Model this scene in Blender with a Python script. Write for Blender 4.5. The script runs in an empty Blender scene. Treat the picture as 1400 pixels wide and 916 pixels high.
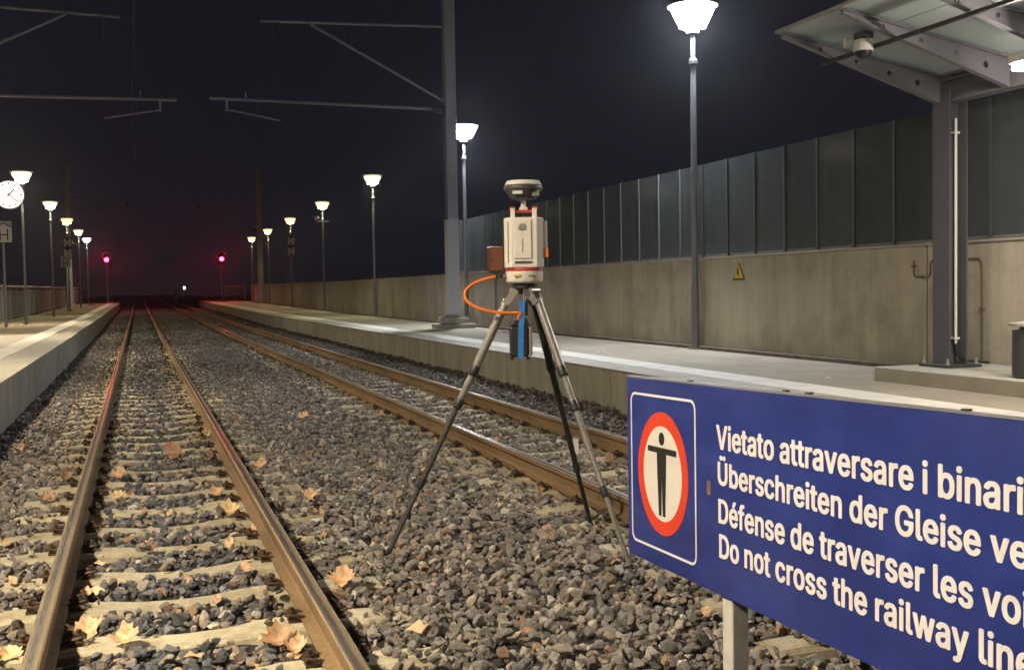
import bpy, bmesh, math, random
import numpy as np
from mathutils import Vector, Matrix, Euler
R = math.radians
scene = bpy.context.scene
C = scene.collection

# ------------------------------------------------------------------ camera
F, W = 1520.0, 1400.0
cam_d = bpy.data.cameras.new("camera"); cam = bpy.data.objects.new("camera", cam_d); C.objects.link(cam)
cam_d.sensor_width = 36; cam_d.lens = F / W * 36; cam_d.clip_start = .05; cam_d.clip_end = 3000
yaw, pitch, roll, CH = math.atan(510 / F), math.atan(64.4 / F), 0.0165, 1.27
fw = Vector((math.sin(yaw) * math.cos(pitch), math.cos(yaw) * math.cos(pitch), -math.sin(pitch)))
rt = Vector((math.cos(yaw), -math.sin(yaw), 0)); up = rt.cross(fw)
r2 = rt * math.cos(roll) - up * math.sin(roll); u2 = up * math.cos(roll) + rt * math.sin(roll)
m = Matrix((r2, u2, -fw)).transposed().to_4x4(); m.translation = Vector((0, 0, CH))
cam.matrix_world = m
scene.camera = cam
scene.render.resolution_x, scene.render.resolution_y = 1024, 669

# ------------------------------------------------------------------ world, exposure
w = bpy.data.worlds.new("World"); scene.world = w; w.use_nodes = True
bg = w.node_tree.nodes["Background"]; bg.inputs[0].default_value = (.62, .66, 1, 1); bg.inputs[1].default_value = .0066
vs = scene.view_settings; vs.view_transform = 'Standard'; vs.look = 'None'; vs.exposure = .88; vs.gamma = 1
cy = scene.cycles
cy.use_denoising = True; cy.max_bounces = 6; cy.diffuse_bounces = 3; cy.glossy_bounces = 3; cy.transmission_bounces = 4
cy.volume_bounces = 0; cy.sample_clamp_indirect = 4; cy.sample_clamp_direct = 0; cy.caustics_reflective = False; cy.caustics_refractive = False

LW = 5.0            # lamp strength multiplier
# ------------------------------------------------------------------ materials
def srgb(r, g, b):
    f = lambda c: (c / 255 / 12.92) if c / 255 <= .04045 else ((c / 255 + .055) / 1.055) ** 2.4
    return (f(r), f(g), f(b), 1)
def nodes(name):
    m = bpy.data.materials.new(name); m.use_nodes = True; nt = m.node_tree
    return m, nt, nt.nodes["Principled BSDF"]
def N(nt, t, **kw):
    n = nt.nodes.new(t)
    for k, v in kw.items():
        if k.startswith('i_'): n.inputs[k[2:].replace('_', ' ')].default_value = v
        else: setattr(n, k, v)
    return n
def mat(name, col, rough=.6, metal=0, var=.12, scale=8, bump=.0, bscale=60, spec=.5, stretch=(1, 1, 1), col2=None, lo=.35, hi=.7, randv=0):
    """noise-varied principled; col2 is a second colour mixed in by a noise with the given stretch"""
    m, nt, p = nodes(name); L = nt.links
    p.inputs['Roughness'].default_value = rough; p.inputs['Metallic'].default_value = metal; p.inputs['Specular IOR Level'].default_value = spec
    tc = N(nt, 'ShaderNodeTexCoord'); mp = N(nt, 'ShaderNodeMapping'); L.new(tc.outputs['Object'], mp.inputs[0]); mp.inputs['Scale'].default_value = stretch
    ns = N(nt, 'ShaderNodeTexNoise', i_Scale=scale, i_Detail=6.0, i_Roughness=.6); L.new(mp.outputs[0], ns.inputs['Vector'])
    mr = N(nt, 'ShaderNodeMapRange'); mr.inputs[1].default_value = lo; mr.inputs[2].default_value = hi; L.new(ns.outputs[0], mr.inputs[0])
    mx = N(nt, 'ShaderNodeMix', data_type='RGBA'); L.new(mr.outputs[0], mx.inputs[0])
    c1 = tuple(c * (1 - var) for c in col[:3]) + (1,); c2 = col2 if col2 else tuple(min(1, c * (1 + var)) for c in col[:3]) + (1,)
    mx.inputs[6].default_value = c1; mx.inputs[7].default_value = c2
    out = mx.outputs[2]
    n2 = N(nt, 'ShaderNodeTexNoise', i_Scale=bscale, i_Detail=4.0); L.new(tc.outputs['Object'], n2.inputs['Vector'])
    m2 = N(nt, 'ShaderNodeMix', data_type='RGBA', blend_type='MULTIPLY'); m2.inputs[0].default_value = 1
    r3 = N(nt, 'ShaderNodeMapRange'); r3.inputs[1].default_value = .3; r3.inputs[2].default_value = .7; r3.inputs[3].default_value = 1 - var * .8; r3.inputs[4].default_value = 1 + var * .5
    L.new(n2.outputs[0], r3.inputs[0]); L.new(out, m2.inputs[6]); L.new(r3.outputs[0], m2.inputs[7]); out = m2.outputs[2]
    if randv:
        oi = N(nt, 'ShaderNodeObjectInfo'); r4 = N(nt, 'ShaderNodeMapRange'); r4.inputs[3].default_value = 1 - randv; r4.inputs[4].default_value = 1 + randv
        L.new(oi.outputs['Random'], r4.inputs[0])
        m3 = N(nt, 'ShaderNodeMix', data_type='RGBA', blend_type='MULTIPLY'); m3.inputs[0].default_value = 1
        L.new(out, m3.inputs[6]); L.new(r4.outputs[0], m3.inputs[7]); out = m3.outputs[2]
    L.new(out, p.inputs['Base Color'])
    if bump:
        b = N(nt, 'ShaderNodeBump', i_Strength=bump, i_Distance=.01); L.new(n2.outputs[0], b.inputs['Height']); L.new(b.outputs[0], p.inputs['Normal'])
    return m
def emit(name, col, s):
    m = bpy.data.materials.new(name); m.use_nodes = True; nt = m.node_tree; nt.nodes.clear()
    e = nt.nodes.new('ShaderNodeEmission'); o = nt.nodes.new('ShaderNodeOutputMaterial'); e.inputs[0].default_value = col; e.inputs[1].default_value = s
    nt.links.new(e.outputs[0], o.inputs[0]); return m

M = {}
M['ground'] = mat('dark_soil', (.035, .03, .025, 1), .95, var=.3, scale=2)
M['bed'] = mat('gravel_bed', (.03, .026, .023, 1), .95, var=.5, scale=30, bump=1, bscale=60)
def wall_mat():
    m = mat('wall_concrete', (.38, .35, .285, 1), .85, var=.08, scale=1.2, bump=.25, bscale=45, stretch=(1, 1, .35), col2=(.46, .425, .35, 1))
    nt = m.node_tree; L = nt.links; p = nt.nodes["Principled BSDF"]
    src = p.inputs['Base Color'].links[0].from_socket
    tc = N(nt, 'ShaderNodeTexCoord')
    # drip streaks: narrow along the wall, long downwards
    mp = N(nt, 'ShaderNodeMapping'); mp.inputs['Scale'].default_value = (3.0, 3.0, .2); L.new(tc.outputs['Object'], mp.inputs[0])
    n1 = N(nt, 'ShaderNodeTexNoise', i_Scale=1.6, i_Detail=7.0, i_Roughness=.68); L.new(mp.outputs[0], n1.inputs['Vector'])
    r1 = N(nt, 'ShaderNodeMapRange'); r1.inputs[1].default_value = .42; r1.inputs[2].default_value = .66; r1.inputs[3].default_value = 1.04; r1.inputs[4].default_value = .86; L.new(n1.outputs[0], r1.inputs[0])
    # damp blotches, more of them low on the wall
    n2 = N(nt, 'ShaderNodeTexNoise', i_Scale=1.1, i_Detail=8.0, i_Roughness=.7); L.new(tc.outputs['Object'], n2.inputs['Vector'])
    sx = N(nt, 'ShaderNodeSeparateXYZ'); L.new(tc.outputs['Object'], sx.inputs[0])
    rz = N(nt, 'ShaderNodeMapRange'); rz.inputs[1].default_value = 0; rz.inputs[2].default_value = .5; rz.inputs[3].default_value = .16; rz.inputs[4].default_value = 0; L.new(sx.outputs[2], rz.inputs[0])
    ad = N(nt, 'ShaderNodeMath', operation='ADD'); L.new(n2.outputs[0], ad.inputs[0]); L.new(rz.outputs[0], ad.inputs[1])
    r2_ = N(nt, 'ShaderNodeMapRange'); r2_.inputs[1].default_value = .5; r2_.inputs[2].default_value = .8; r2_.inputs[3].default_value = 1; r2_.inputs[4].default_value = .55; L.new(ad.outputs[0], r2_.inputs[0])
    mu = N(nt, 'ShaderNodeMath', operation='MULTIPLY'); L.new(r1.outputs[0], mu.inputs[0]); L.new(r2_.outputs[0], mu.inputs[1])
    mx = N(nt, 'ShaderNodeMix', data_type='RGBA', blend_type='MULTIPLY'); mx.inputs[0].default_value = 1
    L.new(src, mx.inputs[6]); L.new(mu.outputs[0], mx.inputs[7]); L.new(mx.outputs[2], p.inputs['Base Color'])
    return m
M['wall'] = wall_mat()
M['edge'] = mat('edge_concrete', (.27, .26, .215, 1), .85, var=.16, scale=3, bump=.3, bscale=50, stretch=(1, 1, .3), col2=(.36, .34, .28, 1), randv=.07)
M['sleeper'] = mat('sleeper_concrete', (.42, .37, .25, 1), .8, var=.2, scale=9, bump=.4, bscale=70, col2=(.54, .48, .34, 1), randv=.14)
M['asphalt'] = mat('platform_asphalt', (.23, .20, .15, 1), .85, var=.14, scale=1.3, bump=.3, bscale=140, col2=(.29, .255, .19, 1))
M['asphalt_brown'] = mat('brown_paving', (.17, .14, .09, 1), .9, var=.12, scale=3, bump=.3, bscale=120)
M['coping'] = mat('coping_concrete', (.33, .315, .27, 1), .75, var=.1, scale=4, bump=.2, bscale=80, randv=.06)
def tactile():
    m = mat('tactile_white', (.52, .5, .45, 1), .6, var=.12, scale=6, bscale=40, randv=.05)
    nt = m.node_tree; L = nt.links; p = nt.nodes["Principled BSDF"]
    tc = N(nt, 'ShaderNodeTexCoord'); v = N(nt, 'ShaderNodeTexVoronoi', i_Scale=14.0, i_Randomness=0.0); L.new(tc.outputs['Object'], v.inputs['Vector'])
    r = N(nt, 'ShaderNodeMapRange'); r.inputs[1].default_value = .25; r.inputs[2].default_value = .45; r.inputs[3].default_value = 1; r.inputs[4].default_value = 0; L.new(v.outputs['Distance'], r.inputs[0])
    b = N(nt, 'ShaderNodeBump', i_Strength=.8, i_Distance=.006); L.new(r.outputs[0], b.inputs['Height']); L.new(b.outputs[0], p.inputs['Normal'])
    return m
M['tactile'] = tactile()
M['rail'] = mat('rusty_rail_side', (.24, .155, .08, 1), .75, var=.3, scale=3, bump=.3, bscale=60, stretch=(1, .3, 1), col2=(.30, .20, .105, 1), spec=.3)
def rail_top():
    m = mat('worn_rail_top', (.24, .18, .105, 1), .5, metal=.15, spec=.4, var=.15, scale=5, bscale=90, stretch=(1, .15, 1))
    nt = m.node_tree; L = nt.links; p = nt.nodes["Principled BSDF"]
    src = p.inputs['Base Color'].links[0].from_socket
    tc = N(nt, 'ShaderNodeTexCoord'); sx = N(nt, 'ShaderNodeSeparateXYZ'); L.new(tc.outputs['Object'], sx.inputs[0])
    nz = N(nt, 'ShaderNodeTexNoise', i_Scale=2.0, i_Detail=3.0); L.new(tc.outputs['Object'], nz.inputs['Vector'])
    ad = N(nt, 'ShaderNodeMath', operation='MULTIPLY_ADD'); ad.inputs[1].default_value = .012; L.new(nz.outputs[0], ad.inputs[0]); L.new(sx.outputs[0], ad.inputs[2])
    ab = N(nt, 'ShaderNodeMath', operation='ABSOLUTE'); L.new(ad.outputs[0], ab.inputs[0])
    r = N(nt, 'ShaderNodeMapRange'); r.inputs[1].default_value = .007; r.inputs[2].default_value = .02; L.new(ab.outputs[0], r.inputs[0])
    mx = N(nt, 'ShaderNodeMix', data_type='RGBA'); mx.inputs[6].default_value = (.10, .09, .085, 1); L.new(r.outputs[0], mx.inputs[0]); L.new(src, mx.inputs[7]); L.new(mx.outputs[2], p.inputs['Base Color'])
    r2_ = N(nt, 'ShaderNodeMapRange'); r2_.inputs[3].default_value = .26; r2_.inputs[4].default_value = .46; L.new(r.outputs[0], r2_.inputs[0]); L.new(r2_.outputs[0], p.inputs['Roughness'])
    return m
M['railtop'] = rail_top()
M['clip'] = mat('rail_clip_steel', (.085, .055, .035, 1), .6, metal=.3, var=.3, scale=20)
M['galv'] = mat('galvanised_steel', (.25, .255, .27, 1), .5, metal=.35, var=.1, scale=6)
M['post'] = mat('lamp_post_paint', (.17, .175, .19, 1), .45, metal=.2, var=.08, scale=5)
M['mast'] = mat('mast_steel', (.19, .195, .21, 1), .55, metal=.2, var=.12, scale=3, stretch=(1, 1, .3))
M['mast_dark'] = mat('dull_mast_steel', (.30, .31, .34, 1), .6, metal=.1, var=.12, scale=3, stretch=(1, 1, .3))
M['barpost'] = mat('barrier_post_steel', (.075, .082, .09, 1), .5, var=.1)
M['mast_cover'] = mat('pale_mast_coating', (.46, .49, .54, 1), .5, var=.06, scale=3, stretch=(1, 1, .2))
M['darkmetal'] = mat('dark_steel', (.06, .062, .07, 1), .45, metal=.3, var=.12, scale=5)
M['shelter'] = mat('grey_shelter_steel', (.17, .165, .19, 1), .4, metal=.1, var=.07, scale=3)
M['shelter_dark'] = mat('dark_grey_column', (.095, .095, .12, 1), .4, metal=.1, var=.07, scale=3)
M['pipe'] = mat('white_pipe', (.7, .7, .68, 1), .35, var=.04)
M['wire'] = mat('copper_wire', (.03, .028, .026, 1), .7)
M['black'] = mat('black_plastic', (.018, .018, .02, 1), .45, var=.1)
M['white'] = mat('white_paint', (.72, .71, .68, 1), .45, var=.04)
M['signface'] = mat('board_white', (.62, .62, .6, 1), .5, var=.05)
M['red'] = mat('sign_red', (.62, .05, .02, 1), .4, var=.06)
M['blue'] = mat('enamel_blue', (.014, .030, .20, 1), .22, var=.14, scale=2.2, bscale=8, bump=.02, stretch=(1, .6, 1.6), lo=.4, hi=.75, col2=(.035, .058, .27, 1))
M['letter'] = mat('letter_white', (.74, .71, .72, 1), .35, var=.05)
M['disc'] = mat('disc_white', (.64, .61, .57, 1), .35, var=.04)
M['rust'] = mat('rusty_conduit', (.17, .115, .07, 1), .8, var=.25, scale=20)
M['yellow'] = mat('warning_yellow', (.62, .42, .03, 1), .45, var=.08)
M['orange'] = mat('orange_box_paint', (.5, .16, .045, 1), .5, var=.08)
M['cable'] = mat('orange_cable', (.9, .22, .03, 1), .4, var=.04)
M['strap'] = mat('blue_strap', (.03, .2, .6, 1), .5, var=.08, scale=30)
M['scan'] = mat('scanner_white', (.78, .745, .70, 1), .38, var=.035, scale=10)
M['scanred'] = mat('scanner_red', (.55, .05, .04, 1), .4, var=.03)
M['scangrey'] = mat('scanner_grey', (.22, .21, .2, 1), .5, var=.1)
M['antdark'] = mat('antenna_dark', (.075, .075, .08, 1), .45, var=.12)
M['carbon'] = mat('carbon_leg', (.30, .29, .28, 1), .34, metal=.4, var=.15, scale=20)
M['carbon_shaded'] = mat('carbon_leg_shaded', (.10, .095, .09, 1), .35, metal=.4, var=.15, scale=20)
M['carbon_unlit'] = mat('carbon_leg_unlit', (.03, .03, .03, 1), .35, metal=.2, var=.15, scale=20)
M['joint'] = mat('leg_clamp', (.03, .03, .032, 1), .4, var=.1)
M['alu'] = mat('bare_aluminium', (.45, .45, .44, 1), .35, metal=.7, var=.05)
M['fence'] = mat('fence_green_grey', (.10, .125, .125, 1), .6, var=.1, scale=4)
M['signpost'] = mat('zinc_sign_post', (.5, .5, .47, 1), .55, var=.1, scale=12)
M['grime'] = mat('grimy_concrete', (.13, .115, .09, 1), .9, var=.3, scale=5)
M['jointseal'] = mat('joint_sealant', (.36, .34, .29, 1), .8, var=.1)
M['orange_leaf'] = None
def leaf_mat():
    m, nt, p = nodes('dry_leaf'); L = nt.links
    oi = N(nt, 'ShaderNodeObjectInfo'); cr = N(nt, 'ShaderNodeValToRGB')
    e = cr.color_ramp.elements; e[0].position = 0; e[0].color = (.30, .17, .09, 1); e[1].position = 1; e[1].color = (.78, .58, .3, 1)
    for po, c in ((.3, (.7, .43, .24, 1)), (.6, (.78, .52, .31, 1)), (.8, (.7, .48, .29, 1))):
        k = e.new(po); k.color = c
    L.new(oi.outputs['Random'], cr.inputs[0])
    tc = N(nt, 'ShaderNodeTexCoord'); n = N(nt, 'ShaderNodeTexNoise', i_Scale=3.5, i_Detail=6.0); L.new(tc.outputs['Object'], n.inputs['Vector'])
    r = N(nt, 'ShaderNodeMapRange'); r.inputs[1].default_value = .35; r.inputs[2].default_value = .7; r.inputs[3].default_value = 1.05; r.inputs[4].default_value = .5; L.new(n.outputs[0], r.inputs[0])
    mx = N(nt, 'ShaderNodeMix', data_type='RGBA', blend_type='MULTIPLY'); mx.inputs[0].default_value = 1; L.new(cr.outputs[0], mx.inputs[6]); L.new(r.outputs[0], mx.inputs[7])
    L.new(mx.outputs[2], p.inputs['Base Color']); p.inputs['Roughness'].default_value = .6
    p.inputs['Subsurface Weight'].default_value = 0
    return m
M['leaf'] = leaf_mat()
def stone_mat():
    m, nt, p = nodes('ballast_stone'); L = nt.links
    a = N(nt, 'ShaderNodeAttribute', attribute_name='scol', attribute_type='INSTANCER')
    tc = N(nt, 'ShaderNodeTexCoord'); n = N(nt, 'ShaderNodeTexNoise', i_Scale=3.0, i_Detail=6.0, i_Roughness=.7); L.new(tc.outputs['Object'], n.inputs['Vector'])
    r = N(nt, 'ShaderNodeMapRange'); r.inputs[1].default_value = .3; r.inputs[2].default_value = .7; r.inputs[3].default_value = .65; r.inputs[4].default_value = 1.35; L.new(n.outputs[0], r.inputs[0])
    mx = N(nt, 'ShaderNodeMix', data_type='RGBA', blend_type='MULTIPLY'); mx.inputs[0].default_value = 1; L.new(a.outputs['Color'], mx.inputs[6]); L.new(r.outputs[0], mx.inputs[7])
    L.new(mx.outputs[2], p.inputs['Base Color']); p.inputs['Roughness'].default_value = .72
    b = N(nt, 'ShaderNodeBump', i_Strength=.5, i_Distance=.08); L.new(n.outputs[0], b.inputs['Height']); L.new(b.outputs[0], p.inputs['Normal'])
    return m
M['stone'] = stone_mat()
def barrier_glass():
    m = mat('smoked_panel', (.07, .08, .083, 1), .12, var=.12, scale=1.3, bscale=6, stretch=(1, 3, .4), randv=.1, spec=.006)
    return m
M['panel'] = barrier_glass()
def opal():
    m = mat('opal_roof_sheet', (.62, .70, .69, 1), .35, var=.06, scale=1.5); nt = m.node_tree
    tr = N(nt, 'ShaderNodeBsdfTranslucent'); tr.inputs[0].default_value = (.7, .78, .8, 1); ms = N(nt, 'ShaderNodeMixShader'); ms.inputs[0].default_value = .45
    o = nt.nodes['Material Output']; nt.links.new(nt.nodes['Principled BSDF'].outputs[0], ms.inputs[1]); nt.links.new(tr.outputs[0], ms.inputs[2]); nt.links.new(ms.outputs[0], o.inputs[0])
    return m
M['opal'] = opal()
M['armtube'] = mat('weathered_arm_tube', (.24, .24, .26, 1), .55, metal=.2, var=.1)

# ------------------------------------------------------------------ mesh helpers
class MB:
    def __init__(s): s.v = []; s.f = []; s.mi = []
    def add(s, vs, fs, k=0):
        o = len(s.v); s.v += [Vector(v) for v in vs]; s.f += [tuple(i + o for i in f) for f in fs]; s.mi += [k] * len(fs); return s
    def box(s, x0, x1, y0, y1, z0, z1, k=0, rot=None, c=None):
        P = [(x, y, z) for z in (z0, z1) for y in (y0, y1) for x in (x0, x1)]
        if rot is not None:
            c = Vector(c) if c is not None else Vector(((x0 + x1) / 2, (y0 + y1) / 2, (z0 + z1) / 2))
            P = [rot @ (Vector(p) - c) + c for p in P]
        return s.add(P, [(0, 2, 3, 1), (4, 5, 7, 6), (0, 1, 5, 4), (2, 6, 7, 3), (0, 4, 6, 2), (1, 3, 7, 5)], k)
    def beam(s, a, b, w, h, k=0, upv=(0, 0, 1)):
        a, b = Vector(a), Vector(b); d = (b - a).normalized(); x = d.cross(Vector(upv)).normalized(); z = x.cross(d)
        P = [q + x * (w / 2) * i + z * (h / 2) * j for q in (a, b) for j in (-1, 1) for i in (-1, 1)]
        return s.add(P, [(0, 1, 3, 2), (4, 6, 7, 5), (0, 4, 5, 1), (2, 3, 7, 6), (0, 2, 6, 4), (1, 5, 7, 3)], k)
    def cyl(s, a, b, r0, r1=None, n=12, k=0, caps=True):
        a, b = Vector(a), Vector(b); r1 = r0 if r1 is None else r1
        d = (b - a).normalized(); t = Vector((1, 0, 0)) if abs(d.x) < .9 else Vector((0, 1, 0)); x = d.cross(t).normalized(); y = d.cross(x)
        P = [a + (x * math.cos(2 * math.pi * i / n) + y * math.sin(2 * math.pi * i / n)) * r0 for i in range(n)] + \
            [b + (x * math.cos(2 * math.pi * i / n) + y * math.sin(2 * math.pi * i / n)) * r1 for i in range(n)]
        Fs = [(i, (i + 1) % n, n + (i + 1) % n, n + i) for i in range(n)]
        if caps: Fs += [tuple(range(n))[::-1], tuple(range(n, 2 * n))]
        return s.add(P, Fs, k)
    def lathe(s, prof, n=20, c=(0, 0, 0), k=0, caps=True):
        c = Vector(c); P = [c + Vector((r * math.cos(2 * math.pi * i / n), r * math.sin(2 * math.pi * i / n), z)) for r, z in prof for i in range(n)]
        Fs = [(j * n + i, j * n + (i + 1) % n, (j + 1) * n + (i + 1) % n, (j + 1) * n + i) for j in range(len(prof) - 1) for i in range(n)]
        if caps: Fs += [tuple(range(n))[::-1], tuple((len(prof) - 1) * n + i for i in range(n))]
        return s.add(P, Fs, k)
    def tube(s, pts, r, n=8, k=0):
        pts = [Vector(p) for p in pts]; rings = []; px = None
        for i, p in enumerate(pts):
            d = (pts[min(i + 1, len(pts) - 1)] - pts[max(i - 1, 0)]).normalized()
            if px is None: px = d.cross(Vector((0, 0, 1)) if abs(d.z) < .9 else Vector((1, 0, 0))).normalized()
            px = (px - d * px.dot(d)).normalized(); y = d.cross(px)
            rings += [p + (px * math.cos(2 * math.pi * j / n) + y * math.sin(2 * math.pi * j / n)) * r for j in range(n)]
        Fs = [(j * n + i, j * n + (i + 1) % n, (j + 1) * n + (i + 1) % n, (j + 1) * n + i) for j in range(len(pts) - 1) for i in range(n)]
        Fs += [tuple(range(n))[::-1], tuple((len(pts) - 1) * n + i for i in range(n))]
        return s.add(rings, Fs, k)
    def build(s, name, mats, parent=None, smooth=False, bevel=0, origin=None):
        me = bpy.data.meshes.new(name); mats = mats if isinstance(mats, (list, tuple)) else [mats]
        P = wloc(parent) if parent else Vector((0, 0, 0))
        O = Vector(origin) if origin is not None else P
        me.from_pydata([v - O for v in s.v], [], s.f)
        for mm in mats: me.materials.append(M[mm] if isinstance(mm, str) else mm)
        if len(mats) > 1: me.polygons.foreach_set('material_index', s.mi)
        bm = bmesh.new(); bm.from_mesh(me); bmesh.ops.recalc_face_normals(bm, faces=bm.faces); bm.to_mesh(me); bm.free()
        if smooth:
            me.shade_smooth()
            me.set_sharp_from_angle(angle=R(38))
        o = bpy.data.objects.new(name, me); C.objects.link(o)
        if parent: o.parent = parent; o.location = O - P
        else: o.location = O
        if bevel:
            b = o.modifiers.new('bevel', 'BEVEL'); b.width = bevel; b.segments = 2; b.limit_method = 'ANGLE'; b.angle_limit = R(50)
        return o
def wloc(o):
    v = Vector((0, 0, 0))
    while o: v += o.location; o = o.parent
    return v
def tag(o, label=None, cat=None, group=None, kind=None):
    if label: o['label'] = label
    if cat: o['category'] = cat
    if group: o['group'] = group
    if kind: o['kind'] = kind
    return o
def thing(name, loc, label, cat, group=None):
    o = bpy.data.objects.new(name, None); o.empty_display_size = .2; C.objects.link(o); o.location = loc
    return tag(o, label, cat, group)
def copy_tree(o, parent=None):
    c = o.copy(); C.objects.link(c)
    if parent: c.parent = parent
    for ch in list(o.children): copy_tree(ch, c)
    return c
def mesh_copy(o, loc, name=None):
    c = o.copy(); C.objects.link(c); c.location = loc; return c
def plate(name, outline, holes, thick, mtx, matname, parent):
    """flat plate with real holes: outline and round holes in 2D, placed by mtx (world)"""
    cu = bpy.data.curves.new(name, 'CURVE'); cu.dimensions = '2D'; cu.fill_mode = 'BOTH'; cu.extrude = thick / 2
    def spl(pts):
        sp = cu.splines.new('POLY'); sp.points.add(len(pts) - 1)
        for i, p in enumerate(pts): sp.points[i].co = (p[0], p[1], 0, 1)
        sp.use_cyclic_u = True
    spl(outline)
    for (x, y, r) in holes: spl([(x + r * math.cos(a * math.pi / 8), y - r * math.sin(a * math.pi / 8)) for a in range(16)])
    to = bpy.data.objects.new('tmp', cu); C.objects.link(to)
    dg = bpy.context.evaluated_depsgraph_get(); me = bpy.data.meshes.new_from_object(to.evaluated_get(dg)); me.name = name
    bpy.data.objects.remove(to); me.materials.clear(); me.materials.append(M[matname])
    P = wloc(parent) if parent else Vector((0, 0, 0))
    me.transform(Matrix.Translation(-P) @ mtx)
    o = bpy.data.objects.new(name, me); C.objects.link(o); o.parent = parent
    return o

PZ = .37                                             # platform height above rail top
def g(y): return max(0, y - 45) * .0045              # the line climbs gently in the distance
def wx(y):                                            # face of the right wall
    return float(np.interp(y, [0, 22, 37.2, 48.8, 60.4, 72, 84, 96], [7.52, 7.54, 7.74, 7.87, 7.97, 8.06, 8.16, 8.25]))
def lx(y): return wx(y) - .13
EX = 4.85; LX = -1.38
EL = [2, 12, 25, 37, 49, 60, 72, 84, 98]

# ------------------------------------------------------------------ ground and track bed
gm = MB(); gm.add([(-500, -60, -.42), (500, -60, -.42), (500, 700, -.42), (-500, 700, -.42)], [(0, 1, 2, 3)])
tag(gm.build('ground', 'ground'), kind='structure')
def hb(x, y):
    """height of the ballast surface"""
    z = -.172 + .012 * math.sin(x * 5.1 + y * 1.3) * math.sin(y * 2.7 - x)
    if x > 4.05: z += min(1, (x - 4.05) / .7) * .10
    if 1.2 < x < 2.3: z += .012
    for q in (.143 - .5325, .143 + .5325, 3.3 - .5325, 3.3 + .5325): z -= .038 * max(0, 1 - max(0, abs(x - q) - .07) / .09)
    if x < -.9: z += min(1, (-.9 - x) / .5) * .02
    return z + g(y)
bm_ = MB(); ys = list(np.concatenate([np.arange(-2, 30, .25), np.arange(30, 150, 3.)])); xs = list(np.arange(LX - .03, EX + .16, .2))
bm_.add([(x, y, hb(x, y) - .025) for y in ys for x in xs], [(j * len(xs) + i, j * len(xs) + i + 1, (j + 1) * len(xs) + i + 1, (j + 1) * len(xs) + i) for j in range(len(ys) - 1) for i in range(len(xs) - 1)])
tag(bm_.build('ballast_bed', 'bed', smooth=True), kind='structure')
fb = MB()                                              # the track bed widens beyond the platform ends
fb.add([(-12, 100, -.2 + g(100)), (16, 100, -.2 + g(100)), (16, 420, .0 + g(200)), (-12, 420, .0 + g(200))], [(0, 1, 2, 3)])
tag(fb.build('far_trackbed', 'bed'), kind='structure')

# ------------------------------------------------------------------ tracks
def rail_profile():
    h = [(.0, 0), (.024, 0), (.031, -.004), (.0325, -.012), (.0325, -.03), (.026, -.038), (.0075, -.05), (.0065, -.105), (.016, -.118), (.0525, -.128), (.0525, -.138), (0, -.138)]
    return h[:-1] + [(-x, z) for x, z in reversed(h[1:-1])]
RP = rail_profile()
def rail(x, parent):
    mb = MB(); n = len(RP); yy = list(np.arange(-2, 46, 4.)) + list(range(50, 180, 10))
    P = [(x + px, y, pz + g(y)) for y in yy for px, pz in RP]
    for j in range(len(yy) - 1):
        for i in range(n):
            k = 1 if (i in (0, 1) or i in (n - 1, n - 2)) else 0
            if j == 0 and i == 0: base = 0
            mb.f.append((j * n + i, j * n + (i + 1) % n, (j + 1) * n + (i + 1) % n, (j + 1) * n + i)); mb.mi.append(k)
    mb.v = [Vector(p) for p in P]
    return mb.build('rail', ['rail', 'railtop'], parent, origin=(x, 0, 0))
def sleeper_mesh():
    mb = MB(); st = [(-.95, -.158, .08), (-.72, -.150, .092), (-.33, -.152, .09), (-.15, -.170, .078), (0, -.174, .076), (.15, -.170, .078), (.33, -.152, .09), (.72, -.150, .092), (.95, -.158, .08)]
    sec = lambda x, z, w: [(x, -w - .03, z - .16), (x, -w - .005, z - .02), (x, -w + .012, z), (x, w - .012, z), (x, w + .005, z - .02), (x, w + .03, z - .16)]
    P = [p for s_ in st for p in sec(*s_)]; n = 6
    mb.add(P, [(j * n + i, j * n + (i + 1) % n, (j + 1) * n + (i + 1) % n, (j + 1) * n + i) for j in range(len(st) - 1) for i in range(n)] + [tuple(range(n)), tuple(range((len(st) - 1) * n, len(st) * n))])
    return mb
def clip_mesh():
    mb = MB()       # spring clip, bolt and nut beside the rail foot
    mb.tube([(-.045, -.035, .004), (-.02, -.045, .018), (.03, -.04, .026), (.045, -.015, .02), (.02, .0, .03), (.045, .015, .02), (.03, .04, .026), (-.02, .045, .018), (-.045, .035, .004)], .0075, 6)
    mb.cyl((.02, 0, -.005), (.02, 0, .05), .012, n=6); mb.cyl((.02, 0, .018), (.02, 0, .034), .02, n=6)
    mb.box(-.02, .035, -.035, .035, -.02, .002)
    return mb
SL_Y = [4.80 - .58 * 4 + .58 * k for k in range(52)]
rng = random.Random(4)
sl0 = None; cl0 = None
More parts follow.
